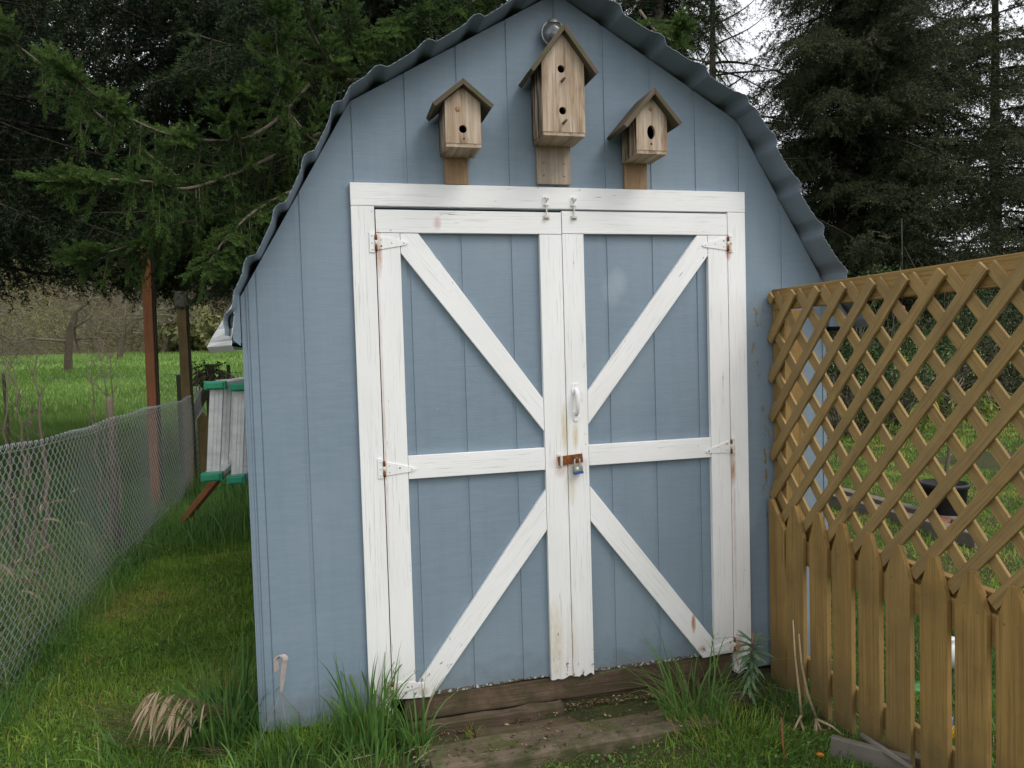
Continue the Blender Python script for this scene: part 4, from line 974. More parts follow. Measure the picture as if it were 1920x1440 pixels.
# folded dead iris leaves
rg = np.random.default_rng(22); PT = []; ex = []
def deadleaf(p0, p1, p2, wd, tn):
    rows = []; n = 10; p0, p1, p2 = map(np.array, (p0, p1, p2))
    for i in range(n+1):
        t = i/n; c_ = (1-t)**2*p0+2*t*(1-t)*p1+t*t*p2; d_ = 2*(1-t)*(p1-p0)+2*t*(p2-p1); s_ = np.cross(d_, [.3, 1., .2]); s_ = s_/np.linalg.norm(s_); s2 = np.cross(s_, d_); s2 /= np.linalg.norm(s2)
        k = wd*.5*min(1, 3*(1-t)+.05)*min(1, .4+2*t); q = (s_*.8+s2*.3)*k; rows += [c_-q, c_+q]
    T__ = []
    for i in range(n): T__ += [(2*i, 2*i+1, 2*i+3), (2*i, 2*i+3, 2*i+2)]
    ex.append((np.array(rows), np.array(T__), np.full(2*n+2, tn)))
for i in range(52):
    u0, v0 = 440+rg.normal()*14, 1352+rg.normal()*8; uc = 278+rg.random()*120; vc = 1304+abs(uc-300)*.22+rg.random()**1.5*34; ue = uc-20-24*rg.random()+rg.normal()*15; ve = vc+18+62*rg.random()
    yy = .06+rg.normal()*.03; dn = .05+rg.random()*.06
    p0 = un(u0, v0, 'Y', yy+.05); pc = un(uc, vc-10, 'Y', yy); pe = un(ue, ve, 'Y', yy-dn)
    deadleaf(p0, (np.array(p0)+np.array(pc))/2+np.array([0, 0, .01]), pc, .006, .35+.3*rg.random()); deadleaf(pc, np.array(pc)+(np.array(pe)-np.array(pc))*.35+np.array([-.012*rg.random(), -.01, .012+.014*rg.random()]), pe, .005+.006*rg.random(), .15+.75*rg.random())
for i in range(190):
    u0 = 225+rg.random()*230; v0 = 1340+rg.random()*72+.12*(u0-330); L_ = 30+60*rg.random(); z0 = .05+.03*rg.random()
    a_ = un(u0, v0, 'Z', z0); b_ = un(u0-L_, v0-L_*.25*rg.random()+8*rg.normal(), 'Z', z0); deadleaf(a_, (np.array(a_)+np.array(b_))/2+np.array([0, 0, .03*rg.random()]), b_, .005, .1+.7*rg.random())
v, t_, c_ = joinT(ex); tag(tri_obj('dead_leaves', v, t_, M_DEAD, np.clip(c_, 0, 1), org=un(340, 1390, 'Z', .05)), 'folded clump of pale dead iris leaves on the lawn left of the shed', 'dead leaves')
ex = []
for i in range(26):
    u0 = 520+rg.random()*260; v0 = 1395+rg.random()*40; a_ = un(u0, v0, 'Z', .06); an = rg.random()*3.14; L_ = .06+.12*rg.random(); b_ = a_+Vector((math.cos(an)*L_, math.sin(an)*L_*.5, 0)); deadleaf(a_, (np.array(a_)+np.array(b_))/2+np.array([0, 0, .05*rg.random()]), b_, .004, rg.random())
v, t_, c_ = joinT(ex); tag(tri_obj('dead_leaves', v, t_, M_DEAD, np.clip(c_, 0, 1), org=un(640, 1420, 'Z', .05)), 'scattered dead straws at the bottom edge below the left jamb', 'dead leaves')
ex = []
for i in range(60):
    u0 = 90+rg.random()*120; a_ = Vector((-1.45-.5*rg.random(), .9+2.2*rg.random(), .15+.5*rg.random()**1.5)); an = rg.random()*6.28; L_ = .10+.16*rg.random(); b_ = a_+Vector((math.cos(an)*L_, math.sin(an)*L_, -.12*rg.random())); deadleaf(a_, (np.array(a_)+np.array(b_))/2+np.array([0, 0, .05]), b_, .012+.012*rg.random(), .1+.6*rg.random())
v, t_, c_ = joinT(ex); tag(tri_obj('dead_weeds', v, t_, M_DEAD, np.clip(c_, 0, 1), org=(-1.6, 2, .05)), 'tan dead weed leaves caught behind the chain-link fence', 'dead weeds')
# ------------------------------------------------------------------ trees
def tubes_np(paths, rads, n=4):
    """many tapering tubes as one mesh; returns V, T, gc"""
    V, T, G, o = [], [], [], 0
    for pa, ra in zip(paths, rads):
        pa = np.asarray(pa, float); m = len(pa); d = nrm(np.gradient(pa, axis=0)); ref = np.array([.31, .12, .94]) if abs(d[0][2]) < .9 else np.array([1., .1, 0]); a = nrm(np.cross(d, ref)); b = np.cross(d, a)
        ra = np.asarray(ra)[:, None]; L = np.concatenate([[0], np.cumsum(np.linalg.norm(np.diff(pa, axis=0), axis=1))]); ring = []; gr = []
        for k in range(n):
            t = 2*math.pi*k/n; ring.append(pa+ra*(a*math.cos(t)+b*math.sin(t))); gr.append(np.stack([ra[:, 0]*math.cos(t)+o*.01, ra[:, 0]*math.sin(t), L], 1))
        V.append(np.stack(ring, 1).reshape(-1, 3)); G.append(np.stack(gr, 1).reshape(-1, 3)); q = (np.arange(m-1)*n)[:, None]+o
        for e in range(n): f_ = (e+1) % n; T += [np.concatenate([q+e, q+f_, q+f_+n], 1), np.concatenate([q+e, q+f_+n, q+e+n], 1)]
        o += m*n
    return np.concatenate(V), np.concatenate(T), np.concatenate(G)

def limb_curve(p0, az_, L, rise, sag, tip, n=10, rng=RG):
    t = np.linspace(0, 1, n); d = np.array([math.cos(az_), math.sin(az_), 0]); side = np.array([-d[1], d[0], 0])
    wob = rng.normal()*.08; z = L*(rise*t-sag*t**1.6+tip*t**3.2)
    return np.array(p0)+np.outer(t*L, d)+np.outer(L*wob*t*t, side)+np.outer(z, [0, 0, 1])

def conifer(name, label, base, H, z0, rad, mats, nl, needle, seed, step=.30, per=5, sec=.28, hang=.5, shoot=.20, K=14, zmin=None, group=None, prof=None, thin=1., tint=.45, azf=None, zmax=None, trunk_r=.16):
    """trunk, whorls of sagging limbs, side branches with hanging twigs, needled shoots"""
    rg = np.random.default_rng(seed); t = thing(name, label, 'tree', base, group)
    bx, by, bz = base; tp = [np.array([bx+.05*math.sin(z*.7), by+.05*math.cos(z*.5), bz+z]) for z in np.linspace(-.1, H, 12)]
    V, T, G = tubes_np([tp], [np.linspace(trunk_r, .02, 12)], 12); tri_obj('trunk', V, T, mats[0], parent=t, gcv=G)
    paths, rads = [], []; P, D, L, C = [], [], [], []
    z = z0
    while z < H-.2:
        R0 = (prof(z/H) if prof else (1-(z/H))**.75)*rad
        nlb = max(3, int(round(per*(.6+.8*rg.random()))))
        for j in range(nlb):
            a = rg.random()*2*math.pi; Lb = R0*(.65+.5*rg.random())
            if azf: Lb *= azf(a, z)
            if Lb < .15: continue
            lc = limb_curve((bx, by, bz+z+rg.uniform(-.1, .1)), a, Lb, rg.uniform(.05, .25), rg.uniform(.35, .7), rg.uniform(.1, .35), 9, rg)
            paths.append(lc); rads.append(np.linspace(.012+.010*Lb, .004, 9)); dirv = lc[-1]-lc[0]; dirv[2] = 0; dirv /= np.linalg.norm(dirv); sd = np.array([-dirv[1], dirv[0], 0])
            s = .04; k = 0
            while s < 1.0:
                if rg.random() < thin:
                    q = s*8; i0 = min(int(q), 7); pb = lc[i0]+(lc[i0+1]-lc[i0])*(q-i0); sg = 1 if k % 2 else -1; tl = (.20+.62*(1-s)**.7*min(1, .3+s*3))*min(1.0, Lb*.45+.15)*(.6+.7*rg.random())
                    hg = hang*rg.random()*1.6; dv = sd*sg*(1-.35*hg)+dirv*(.45+.5*s)+np.array([0, 0, -hg]); dv /= np.linalg.norm(dv)
                    n2 = max(2, int(tl/(shoot*.42))+1); tt = np.linspace(0, 1, n2); sp = pb+np.outer(tt*tl, dv)+np.outer(-(tt**2)*tl*.35*hang, [0, 0, 1])
                    if len(sp) > 1 and tl > .25: paths.append(sp); rads.append(np.linspace(.005, .0025, n2))
                    tn = tint+.16*rg.normal()+.12*(s-.5)
                    for m_ in range(n2):
                        dd = dv+rg.normal(size=3)*.12
                        P.append(sp[m_]-dv*shoot*.3); D.append(dd); L.append(shoot); C.append(tn)
                        for sg2 in (-1, 1):
                            cr_ = np.cross(dv, [0, 0, 1.]); d2 = dv*.7+cr_*sg2*.75+np.array([0, 0, -hang*rg.random()*1.1])+rg.normal(size=3)*.12
                            P.append(sp[m_]); D.append(d2); L.append(shoot*(.6+.6*rg.random())); C.append(tn)
                k += 1; s += sec/Lb*.5*(.7+.6*rg.random())
        z += step*(.7+.6*rg.random())
        if zmax and z > zmax: step = .8; sec = .8
    if zmin: kk = [i for i, p_ in enumerate(paths) if p_[:, 2].min() > zmin-.1 or (len(p_) == 9 and p_[:, 2].min() > zmin-.4)]; paths = [paths[i] for i in kk]; rads = [rads[i] for i in kk]
    if zmin:
        for i, p_ in enumerate(paths):
            lo_ = np.where(p_[:, 2] < zmin+.05)[0]
            if len(lo_) and lo_[0] > 1: paths[i] = p_[:lo_[0]]; rads[i] = rads[i][:lo_[0]]
        kk = [i for i, p_ in enumerate(paths) if len(p_) > 1 and p_[:, 2].min() > zmin-.02]; paths = [paths[i] for i in kk]; rads = [rads[i] for i in kk]
    V, T, G = tubes_np(paths, rads, 3); tri_obj('branches', V, T, M_LIMB, parent=t, gcv=G)
    P = np.array(P); D = nrm(np.array(D)); L = np.array(L); C = np.clip(np.array(C), 0, 1)
    if zmin: k_ = P[:, 2]+.25*rg.random(len(P))**2 > zmin+.12*np.sin(P[:, 0]*3.1)+.1*np.sin(P[:, 1]*2.3); P, D, L, C = P[k_], D[k_], L[k_], C[k_]
    v, tt, c = needles(P, D, L, C, K, needle[0], needle[1], rng=rg); tri_obj('crown', v, tt, mats[1], np.clip(c, 0, 1), t)
    return t, len(tt)
tot = 0
broad = lambda f: 1.0 if f < .5 else (1-f)*2
SP1 = (1.15, 6.2, .0)
T1, n_ = conifer('spruce_tree', 'big spruce with drooping boughs right behind the shed', SP1, 9.5, 2.9, 3.1, (M_BARK, M_NEED), 0, (.05, .011), 21, step=.22, per=6, sec=.22, hang=.85, shoot=.17, K=13, prof=broad, tint=.42, zmax=6.5, zmin=2.35, trunk_r=.22); tot += n_
T2, n_ = conifer('spruce_tree', 'dark spruce at the far left beyond the wire fence', (-6.6, 8.0, -.1), 12, 2.7, 5.4, (M_BARK, M_NEED), 0, (.062, .014), 22, step=.24, per=9, sec=.30, hang=1.0, shoot=.26, K=16, prof=broad, tint=.25, zmax=8, zmin=2.75, trunk_r=.25); tot += n_
T3, n_ = conifer('spruce_tree', 'dark spruce between the far-left spruce and the shed', (-.3, 9.6, -.1), 13, 2.9, 4.4, (M_BARK, M_NEED), 0, (.065, .015), 23, step=.26, per=8, sec=.32, hang=1.0, shoot=.26, K=16, prof=broad, tint=.25, zmax=8.5, zmin=2.95, trunk_r=.25); tot += n_
TB, n_ = conifer('spruce_tree', 'dark spruce farther off, filling the gap above the meadow at upper left', (-9.0, 17.0, -.2), 15, 4.3, 7.5, (M_BARK, M_NEED), 0, (.10, .024), 29, step=.30, per=13, sec=.45, hang=1.0, shoot=.45, K=18, prof=broad, tint=.2, zmax=12, zmin=4.5, trunk_r=.3); tot += n_
T4, n_ = conifer('spruce_tree', 'spruce showing above the right roof slope', (5.9, 8.8, .0), 12, 2.6, 1.45, (M_BARK, M_NEED), 0, (.06, .014), 24, step=.22, per=7, sec=.22, hang=.9, shoot=.2, K=12, prof=broad, tint=.4, zmax=8, trunk_r=.2); tot += n_
# right-hand conifers against the sky
T5, n_ = conifer('fir_tree', 'big dark ragged conifer behind the lattice fence', (12.9, 13.2, .3), 17, 2.2, 3.3, (M_LIMB, M_NEEDD), 0, (.085, .020), 25, step=.25, per=7, sec=.27, hang=.75, shoot=.30, K=13, prof=broad, tint=.4, zmax=12, trunk_r=.3,
    azf=lambda a, z: .62 if math.cos(a-2.75) > .45 else 1.12); tot += n_
T6, n_ = conifer('fir_tree', 'slimmer ragged conifer at the right edge of the picture', (18.3, 14.0, .35), 15.5, 1.8, 3.0, (M_LIMB, M_NEEDD), 0, (.10, .024), 26, step=.50, per=5, sec=.34, hang=.6, shoot=.34, K=13, prof=broad, tint=.35, thin=.9, zmax=12, trunk_r=.2); tot += n_
T8, n_ = conifer('fir_tree', 'thin-topped conifer seen between the two ragged ones', (17.2, 17.0, .35), 15, 1.8, 2.6, (M_LIMB, M_NEEDD), 0, (.10, .024), 27, step=.55, per=5, sec=.45, hang=.6, shoot=.32, K=12, prof=broad, tint=.35, thin=.8, zmax=12, trunk_r=.22); tot += n_
T7, n_ = conifer('larch_tree', 'sparse twiggy conifer with open limbs against the white sky', (9.9, 14.2, .2), 13, 2.4, 3.6, (M_LIMB, M_NEEDD), 0, (.06, .012), 28, step=.42, per=5, sec=.42, hang=.9, shoot=.25, K=7, prof=broad, tint=.15, thin=.62, zmax=11, trunk_r=.18); tot += n_

# hand-shaped near boughs of the big spruce, with finely needled upturned shoots
def bough(path, wid, seed, dens=1., curtain=.6, up_=.5, tint=.42, shoot=.125):
    rg = np.random.default_rng(seed); pts = np.array([un(u, v, 'Y', y) for u, v, y in path]); n = 26
    q = np.linspace(0, len(pts)-1, n); lc = np.stack([np.interp(q, np.arange(len(pts)), pts[:, k]) for k in range(3)], 1)
    for _ in range(2): lc[1:-1] = (lc[:-2]+2*lc[1:-1]+lc[2:])/4
    paths, rads = [lc], [np.linspace(.020, .005, n)]; P, D, L, C = [], [], [], []
    tot_ = np.linalg.norm(np.diff(lc, axis=0), axis=1).sum(); m = int(tot_/.052*dens)
    for k in range(m):
        s = rg.random()**.8; f_ = s*(n-1); i0 = min(int(f_), n-2); pb = lc[i0]+(lc[i0+1]-lc[i0])*(f_-i0); dv0 = nrm(lc[i0+1]-lc[i0]); sd = nrm(np.cross(dv0, [0, 0, 1.]))
        tl = wid*(.35+.75*rg.random())*(1.15-.75*s)
        if rg.random() < curtain*(1-.5*s): dv = np.array([0, 0, -1.])+dv0*.25+sd*rg.normal()*.25; hangk = 0; tl *= 1.25; cur_ = 1
        else: dv = dv0*.75+sd*rg.choice([-1, 1])*rg.uniform(.5, 1)+np.array([0, 0, up_*rg.uniform(-.4, 1)]); hangk = .25; cur_ = 0
        dv = nrm(dv); n2 = max(3, int(tl/(shoot*.72))+1); tt = np.linspace(0, 1, n2); sp = pb+np.outer(tt*tl, dv)+np.outer(-(tt-tt**2*.6)*tl*hangk, [0, 0, 1]); paths.append(sp); rads.append(np.linspace(.0045, .002, n2))
        tn = tint+.12*rg.normal()-.18*cur_
        for j in range(n2):
            last = j >= n2-2; P.append(sp[j]); D.append(dv+rg.normal(size=3)*.1+np.array([0, 0, .15*last*up_])); L.append(shoot); C.append(tn+.35*last)
            for sg in (-1, 1):
                cr_ = nrm(np.cross(dv, [rg.normal()*.4, rg.normal()*.4, 1.])); d2 = dv*.75+cr_*sg*.7+rg.normal(size=3)*.15
                P.append(sp[j]); D.append(d2); L.append(shoot*(.65+.55*rg.random())); C.append(tn+.22*last+.05*rg.normal())
    V, T, G = tubes_np(paths, rads, 5); br = tri_obj('bough', V, T, M_BARKP, parent=T1, gcv=G)
    P = np.array(P); D = nrm(np.array(D)); L = np.array(L)
    v, tt, c = needles(P, D, L, np.clip(np.array(C), 0, 1), 110, .0235, .0044, .95, rg, True); tri_obj('needles', v, tt, M_NEEDB, np.clip(c, 0, 1), br)
    return len(tt)
tot += bough([(640, 90, 5.2), (520, 230, 4.6), (450, 268, 4.2), (370, 262, 3.9), (300, 250, 3.6), (210, 205, 3.4), (150, 155, 3.2), (100, 112, 3.1)], .42, 1, 1.0)
tot += bough([(600, 250, 5.0), (500, 300, 4.3), (410, 338, 4.0), (340, 358, 3.7), (290, 340, 3.5), (200, 335, 3.3), (85, 340, 3.1)], .46, 2, 1.1, .65)
tot += bough([(660, 260, 4.8), (590, 270, 4.2), (540, 210, 3.8), (520, 120, 3.5), (515, 10, 3.3)], .36, 3, 1.2, .3, 1.0)
tot += bough([(700, 150, 4.8), (640, 150, 4.2), (600, 90, 3.8), (560, 5, 3.5)], .32, 4, 1.0, .35, 1.0)
tot += bough([(720, 110, 4.9), (690, 130, 4.4), (655, 90, 4.0), (648, 25, 3.8)], .28, 5, 1.0, .4, 1.0)
tot += bough([(640, 330, 4.8), (540, 360, 4.2), (470, 400, 3.9), (420, 450, 3.7), (380, 510, 3.5)], .44, 6, 1.2, .7, .2)
tot += bough([(560, 380, 5.0), (430, 400, 4.4), (330, 420, 4.0), (220, 470, 3.8), (150, 480, 3.7)], .42, 7, 1.0, .6)
tot += bough([(480, 330, 4.6), (440, 250, 4.1), (450, 180, 3.8), (440, 165, 3.6)], .36, 8, 1.2, .4, .8)
tot += bough([(330, 330, 5.0), (200, 230, 4.4), (90, 130, 4.0), (0, 60, 3.8), (-60, 60, 3.7)], .40, 9, 1.0, .5, .4, .35)
tot += bough([(1200, 20, 6.0), (1230, 60, 5.4), (1265, 80, 5.0), (1285, 45, 4.8)], .30, 10, 1.2, .4, .8, .55)
tot += bough([(900, -60, 5.4), (840, 0, 4.8), (760, 30, 4.3), (700, 75, 4.0)], .34, 11, 1.2, .7, .3, .45)
tot += bough([(1010, -90, 5.6), (950, -20, 5.0), (890, 0, 4.6), (830, 40, 4.3)], .30, 12, 1.2, .8, .3, .45)
print('needle tris', tot)

# bare deciduous trees and saplings
def bare_tree(label, base, H, seed, spread=.6, depth=5, r0=.3, name='bare_tree', mat=None, group=None, fork=.3, nkids=3, low=False, cat='tree', twig=1.):
    rg = np.random.default_rng(seed); t = thing(name, label, cat, base, group); tr_, trr, br, brr = [], [], [], []
    def grow(p, d, L, r, k):
        n = 4; pts = [p]; dd = d
        for i in range(n): dd = nrm(dd+rg.normal(size=3)*.16+np.array([0, 0, .03 if k > 0 else .0])); pts.append(pts[-1]+dd*L/n)
        (tr_ if k == 0 else br).append(np.array(pts)); (trr if k == 0 else brr).append(np.linspace(r, r*.62, n+1))
        if k >= depth: return
        for j in range(nkids+(k > 1)):
            q = rg.integers(2, n+1) if k else rg.integers(1 if low else 2, n+1); nd = nrm(dd*(1-spread*.6)+rg.normal(size=3)*spread+np.array([0, 0, .05]))
            if k >= 2: nd[2] -= .15
            grow(pts[q], nd, L*rg.uniform(.55, .82), r*.5, k+1)
    grow(np.array(base, float), np.array([rg.normal()*.05, rg.normal()*.05, 1.]), H*fork, r0, 0)
    V, T, G = tubes_np(tr_, trr, 8); tri_obj('trunk', V, T, mat or M_BARK, parent=t, gcv=G)
    V, T, G = tubes_np(br, brr, 3); tri_obj('branches', V, T, mat or M_BARET, parent=t, gcv=G); return t
def gp(u, v_guess, Y):  # foot of something at depth Y below photo column u
    p = un(u, 690, 'Y', Y); return (p.x, Y, float(gz(p.x, Y))-.05)
bare_tree('old bare tree with a thick leaning trunk at the meadow edge', gp(128, 0, 40), 11, 31, .75, 6, .21, low=True)
bare_tree('bare tree at the far left edge of the meadow', gp(-40, 0, 34), 9, 32, .7, 6, .24)
bare_tree('bare tree right of the old leaning one, on the meadow edge', gp(225, 0, 50), 10, 33, .7, 6, .2)
bare_tree('pale bare tree behind the red-brown post', gp(305, 0, 58), 10, 34, .6, 6, .2)
for i, (ub, ut, vt, Yd, lb_) in enumerate([(18, 5, 660, 3.4, 'thin bare sapling at the far left edge, second from the steel stake'), (50, 26, 690, 3.0, 'crooked bare sapling, left of the thickest one by the wire fence'), (88, 62, 668, 3.1, 'thickest bare sapling behind the wire fence'),
        (62, 50, 745, 3.2, 'shortest bare sapling, just left of the thickest one'), (187, 168, 690, 3.6, 'bare sapling left of the pale round post'), (197, 199, 676, 3.5, 'straight bare sapling close behind the pale round post'), (224, 206, 672, 3.7, 'bare sapling right of the pale round post')]):
    b0 = un(ub, 860, 'Y', Yd); tp_ = un(ut, vt, 'Y', Yd); rg = np.random.default_rng(40+i); bz = float(gz(b0.x, Yd))-.02; n = 12
    t = thing('bare_sapling', lb_, 'sapling', (b0.x, Yd, bz), 'bare saplings along the wire fence'); r_ = .020 if i == 2 else .012
    pa = np.array([[b0.x+(tp_.x-b0.x)*s_+.022*rg.normal(), Yd+.02*rg.normal(), bz+(tp_.z-bz)*s_] for s_ in np.linspace(0, 1, n)])
    V, T, G = tubes_np([pa], [np.linspace(r_, r_*.25, n)], 7); tri_obj('stem', V, T, M_BARKP, parent=t, gcv=G); ps, rs = [], []
    for k in range(34):
        q = rg.integers(2, n); L_ = (.05+.20*rg.random())*(1.1 if q > 6 else .7); a = rg.random()*6.28; dv = np.array([math.cos(a)*.6, math.sin(a)*.4, .75]); mid = pa[q]+dv*L_*.5+rg.normal(size=3)*.01; ps.append([pa[q], mid, pa[q]+dv*L_]); rs.append([.0032, .0022, .001])
    V, T, G = tubes_np(ps, rs, 3); tri_obj('twigs', V, T, M_BARKP, parent=t, gcv=G)

# brushwood covering the slope beyond the meadow, and undergrowth under the conifers
def brush(n, xr, yr, h, s, seed, dens=70):
    rg = np.random.default_rng(seed); x = rg.uniform(*xr, n); y = rg.uniform(*yr, n); z = gz(x, y); hh = h*(.4+.9*rg.random(n)); P = np.repeat(np.stack([x, y, z], 1), dens, 0); H_ = np.repeat(hh, dens); m = len(P)
    u = nrm(rg.normal(size=(m, 3))+[0, 0, .35]); r = rg.random(m)**.5; c = P+u*(r*H_*.5)[:, None]*[1.1, 1.1, 1]+np.array([0, 0, 1])*(H_*.5)[:, None]
    d = nrm(rg.normal(size=(m, 3))*[.7, .7, .5]+[0, 0, .5]); w_ = nrm(np.cross(d, rg.normal(size=(m, 3))))*(s*.055); L_ = (s*(.5+rg.random(m)))[:, None]
    V = np.stack([c-w_, c+w_, c+d*L_], 1).reshape(-1, 3); tn = np.repeat(.45+.25*np.sin(x*.13+y*.07)+.2*rg.normal(size=n), dens); return V, np.arange(3*m).reshape(-1, 3), np.clip(np.repeat(tn, 3), 0, 1)
v, t_, c_ = joinT([brush(900, (-75, 12), (62, 82), 4.5, .55, 1, 90), brush(900, (-100, 25), (80, 115), 6, .9, 2, 80), brush(700, (-120, 30), (115, 165), 8, 1.4, 3, 80)])
tag(tri_obj('brushwood', v, t_, M_BRUSH, c_), 'brown and olive brushwood covering the slope beyond the meadow', 'brushwood', kind='stuff')

def shrub(label, base, rx, rz_, n, lf, mat, seed, tint=.4, twigs=60, name='shrub', group=None, cat='shrub'):
    rg = np.random.default_rng(seed); t = thing(name, label, cat, base, group); b = np.array(base); nb = 14; cen = rg.normal(size=(nb, 3))*[rx*.42, rx*.42, rz_*.30]+[0, 0, rz_*.52]; rr_ = rg.uniform(.22, .42, nb)*rx
    k = rg.integers(0, nb, n); u = nrm(rg.normal(size=(n, 3))); c = b+cen[k]+u*(rr_[k]*rg.random(n)**.35)[:, None]; c[:, 2] = np.maximum(c[:, 2], b[2]+.02)
    d = nrm(rg.normal(size=(n, 3))+[0, 0, -.2]); s_ = nrm(np.cross(d, rg.normal(size=(n, 3)))); L_ = (lf*(.6+.8*rg.random(n)))[:, None]
    V = np.stack([c, c+d*L_*.5-s_*L_*.25, c+d*L_, c+d*L_*.5+s_*L_*.25], 1).reshape(-1, 3); q = np.arange(n)[:, None]*4; T = np.concatenate([q+[0, 1, 2], q+[0, 2, 3]]); tn = np.repeat(np.clip(tint+.2*rg.normal(size=nb)[k]+.12*rg.normal(size=n), 0, 1), 4)
    tri_obj('foliage', V, T, mat, tn, t); ps = [[b+rg.normal(size=3)*[.1, .1, 0], b+(cen[i % nb])*.5+rg.normal(size=3)*.06, b+cen[i % nb]+rg.normal(size=3)*rx*.3] for i in range(twigs)]
    V, T, G = tubes_np(ps, [[.012, .008, .003]]*len(ps), 3); tri_obj('stems', V, T, M_BARET, parent=t, gcv=G); return t
def gq(u, Y): p = un(u, 700, 'Y', Y); return (p.x, Y, float(gz(p.x, Y)))
shrub('dark tangled shrub seen through the lattice next to the shed', gq(1590, 7.6), 1.5, 2.0, 5200, .06, M_LEAF, 51, .35)
shrub('green-leaved shrub behind the middle of the lattice', gq(1690, 8.6), 1.5, 1.9, 5200, .06, M_LEAF, 52, .5)
shrub('dark brown-stemmed shrub behind the lattice, below the sparse tree', gq(1780, 9.2), 1.6, 2.2, 4200, .06, M_LEAF, 53, .2, 160)
shrub('dark shrub behind the lattice at the right edge of the picture', gq(1890, 9.0), 1.7, 2.3, 4600, .06, M_LEAF, 54, .25, 140)
shrub('broad dark shrub further back behind the lattice', gq(1720, 12.5), 2.6, 3.0, 6000, .08, M_LEAF, 55, .25, 120)
shrub('broad dark shrub in the far right distance under the conifers', gq(1900, 12.5), 2.6, 3.2, 6000, .08, M_LEAF, 56, .2, 120)
shrub('dark shrub in the gap just right of the shed wall', gq(1560, 11.5), 1.8, 2.6, 5000, .08, M_LEAF, 57, .3, 100)
shrub('low olive bush at the meadow edge beyond the eave', gq(372, 60), 4.5, 4.2, 4000, .5, M_BRUSH, 58, .95, 60, name='bush', cat='bush')
shrub('dark green bush on the meadow edge behind the olive-brown post', gq(330, 64), 3.5, 3.5, 3000, .5, M_LEAF, 59, .6, 60, name='bush', cat='bush')
# ivy on the dark post
shrub('little creeper clinging to the short dark post', (un(372, 700, 'Y', 6.9).x, 6.9, un(372, 715, 'Y', 6.9).z-.05), .16, .26, 120, .045, M_LEAF, 60, .3, 22, name='creeper', cat='creeper')
shrub('tuft of creeper right of the short dark post', (un(412, 700, 'Y', 6.9).x, 6.9, un(412, 700, 'Y', 6.9).z-.08), .09, .2, 90, .045, M_LEAF, 61, .3, 12, name='creeper', cat='creeper')

# distant house on the slope
hb = un(378, 600, 'Y', 88.); hs_ = thing('distant_house', 'tiny distant house with a dark roof and red gable on the slope', 'house', (hb.x, 88, hb.z-1.2))
w = MB(); w.box(hb.x-2.4, hb.x+1.2, 87, 91, hb.z-1.2, hb.z+.75); w.obj('wall', flat('grey_wall', (.17, .16, .15), .9), hs_)
w = MB(); w.box(hb.x+1.22, hb.x+2.4, 87, 91, hb.z-1.2, hb.z+.55); w.obj('red_wall', flat('red_wall', (.22, .05, .04), .9), hs_)
w = MB(); w.prism([(hb.x-3, hb.z+1.3), (hb.x+2.6, hb.z+.55), (hb.x+2.6, hb.z+.8), (hb.x-3, hb.z+1.6)], 86.5, 91.5, 'XZ'); w.obj('roof', M_DARKW, hs_)
w = MB(); w.box(hb.x-1.5, hb.x-.8, 86.97, 87.0, hb.z-.4, hb.z+.3); w.obj('window', M_DARK, hs_)

# ------------------------------------------------------------------ beyond the lattice
pb = (5.08, 2.05, float(gz(5.08, 2.05)))
pot = thing('plant_pot', 'large black plastic nursery pot on the lawn behind the lattice', 'pot', pb)
w = MB(); w.lathe([(.0, 0), (.135, 0), (.14, .01), (.168, .31), (.178, .312), (.18, .345), (.17, .348), (.165, .30), (0, .295)], pb, 28); w.obj('shell', M_BLACKP, pot)
w = MB(); w.lathe([(.162, .302), (.08, .312), (0, .305)], pb, 20); w.obj('soil', M_DARKW, pot)
sp_ = thing('potted_sapling', 'young tree with drooping yellow-green leaves growing in the black pot', 'sapling', (pb[0], pb[1], pb[2]+.30))
tx = Vector((pb[0], pb[1], pb[2]+.3)); tt_ = Vector((pb[0]+.10, pb[1], 1.12)); V, T, G = tubes_np([[tx, tx.lerp(tt_, .5)+Vector((.02, 0, 0)), tt_]], [[.017, .013, .009]], 8); tri_obj('stem', V, T, M_BARKP, parent=sp_, gcv=G)
rg = np.random.default_rng(77); ps, lv = [], []
for i in range(26):
    a = rg.random()*6.28; r_ = .2+.32*rg.random(); z_ = tt_.z-.25*rg.random(); c0 = np.array([tt_.x-.01, tt_.y, z_]); p1_ = c0+np.array([math.cos(a)*r_*.6, math.sin(a)*r_*.6, .12]); p2_ = c0+np.array([math.cos(a)*r_, math.sin(a)*r_, -.05-.25*rg.random()]); ps.append([c0, p1_, p2_])
    for j in range(22):
        t = .25+.75*rg.random(); q_ = (1-t)**2*c0+2*t*(1-t)*p1_+t*t*p2_; d = rg.normal(size=3)*.6+np.array([math.cos(a), math.sin(a), -.7]); lv.append((q_, d, .25, .6+.6*rg.random()))
V, T, G = tubes_np(ps, [[.006, .004, .002]]*len(ps), 3); tri_obj('twigs', V, T, M_BARKP, parent=sp_, gcv=G); leafy(lv, M_YELL, 'leaves', sp_, .065, .016)
a, b = un(1548, 912, 'Z', .10), un(1800, 985, 'Z', .10)
for k_, (o_, hh, lb_) in enumerate([((0, 0), .09, 'far one of two long grey border timbers on the lawn'), ((-.22, -.30), .08, 'near one of two long grey border timbers on the lawn')]):
    w = MB(); A_ = Vector((a.x+o_[0], a.y+o_[1], .06)); B_ = Vector((b.x+o_[0]+.1, b.y+o_[1], .06)); w.beam(A_, B_, .11, hh+.03); tag(w.obj('border_timber', M_GREYW, bevel=.006, org=A_), lb_, 'timber', 'border timbers on the lawn')
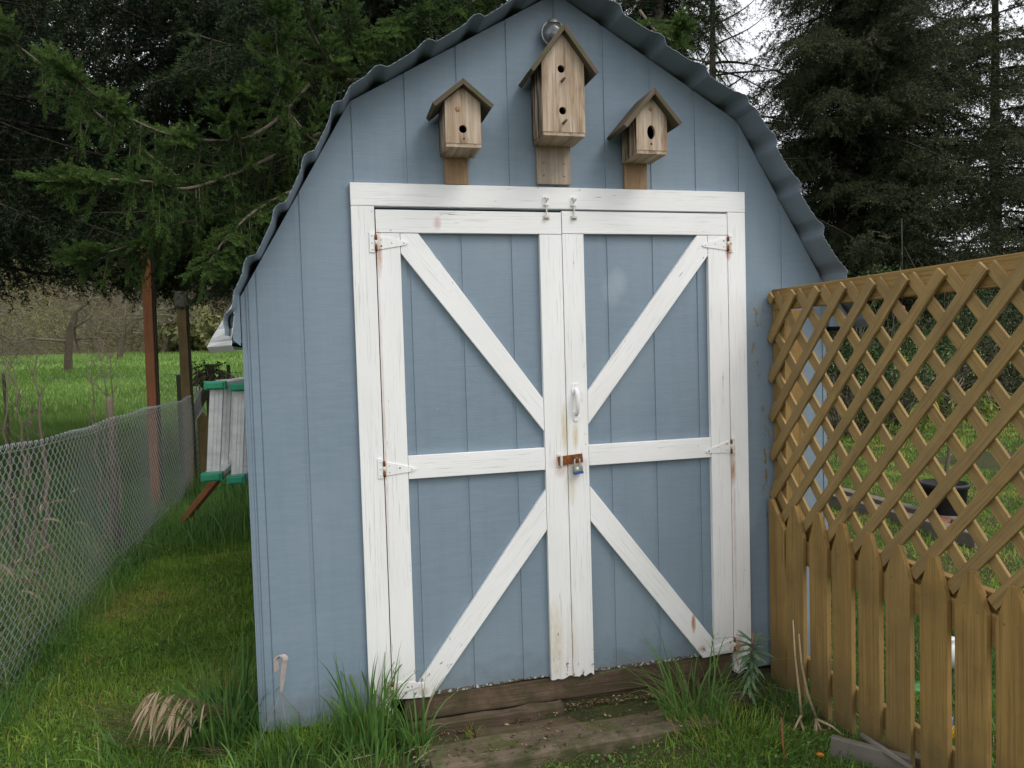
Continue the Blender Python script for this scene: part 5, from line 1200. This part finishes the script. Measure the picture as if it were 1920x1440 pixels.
w = MB(); A_ = un(1755, 985, 'Z', .09); w.beam(A_, A_+Vector((.55, .28, 0)), .10, .05); tag(w.obj('brick_edging', M_REDW, bevel=.005, org=A_), 'reddish board beside the black pot on the lawn', 'board')
rf_ = un(1692, 580, 'Y', 5.5); fd = thing('bird_feeder', 'small red feeder hanging behind the top of the lattice', 'feeder', rf_)
MR = flat('red_plastic', (.45, .02, .02), .35); w = MB(); w.lathe([(0, .055), (.012, .05), (.03, .03), (.034, .0), (.03, -.02), (.0, -.03)], rf_, 16); w.obj('top', MR, fd)
w = MB(); w.lathe([(.016, -.03), (.016, -.09), (.036, -.10), (.036, -.115), (0, -.12)], rf_, 16); w.obj('bottle', MR, fd); w = MB(); w.tube([rf_+Vector((0, 0, .05)), rf_+Vector((0, 0, 1.2))], .002, 5); w.obj('cord', M_WIREB, fd)
# bright things glimpsed between the pickets
yy_ = .05
c1 = un(1708, 1320, 'X', 2.62); toy = thing('toy_windmill', 'bright yellow, green and red toy glimpsed between two pickets', 'toy', (c1.x, c1.y, .04))
cols = [(.62, .60, .03), (.60, .30, .02), (.55, .04, .02), (.05, .22, .05), (.35, .12, .30)]
for i, z_ in enumerate(np.linspace(c1.z+.075, c1.z-.065, 5)):
    w = MB(); w.lathe([(0, -.014), (.05, -.014), (.058, 0), (.05, .014), (0, .014)], (c1.x, c1.y, z_), 20); w.obj('ring', flat('toy_colour', cols[[3, 0, 1, 4, 2][i]], .4, var=.1), toy)
w = MB(); w.tube([(c1.x, c1.y, .03), (c1.x, c1.y, c1.z+.09)], .012, 8); w.obj('peg', M_WHITEM, toy)
c2 = un(1777, 1385, 'X', 2.50); t2_ = thing('toy_spade', 'orange toy spade with a violet grip standing behind the pickets', 'toy', (c2.x, c2.y, .03))
w = MB(); w.box(c2.x-.03, c2.x+.03, c2.y-.035, c2.y+.035, .03, c2.z+.05, 2); w.obj('blade', flat('toy_orange', (.65, .30, .01), .4, var=.1), t2_, .01)
w = MB(); w.tube([(c2.x, c2.y, c2.z+.05), (c2.x, c2.y, c2.z+.085)], .018, 12); w.obj('grip', flat('toy_violet', (.22, .15, .38), .4, var=.1), t2_, .004)
c3 = un(1782, 1222, 'X', 2.75); w = MB(); w.lathe([(0, -.06), (.04, -.055), (.055, -.02), (.05, .02), (.028, .035), (.022, .05), (.026, .058), (0, .06)], c3, 20)
tag(w.obj('white_jar', M_WHITEM, org=c3), 'small white jar on a stake glimpsed between the pickets', 'jar')
w = MB(); w.tube([(c3.x, c3.y, 0), (c3.x, c3.y, c3.z-.058)], .012, 8); tag(w.obj('stake', M_DARKW, org=(c3.x, c3.y, 0)), 'dark stake under the white jar behind the pickets', 'stake')
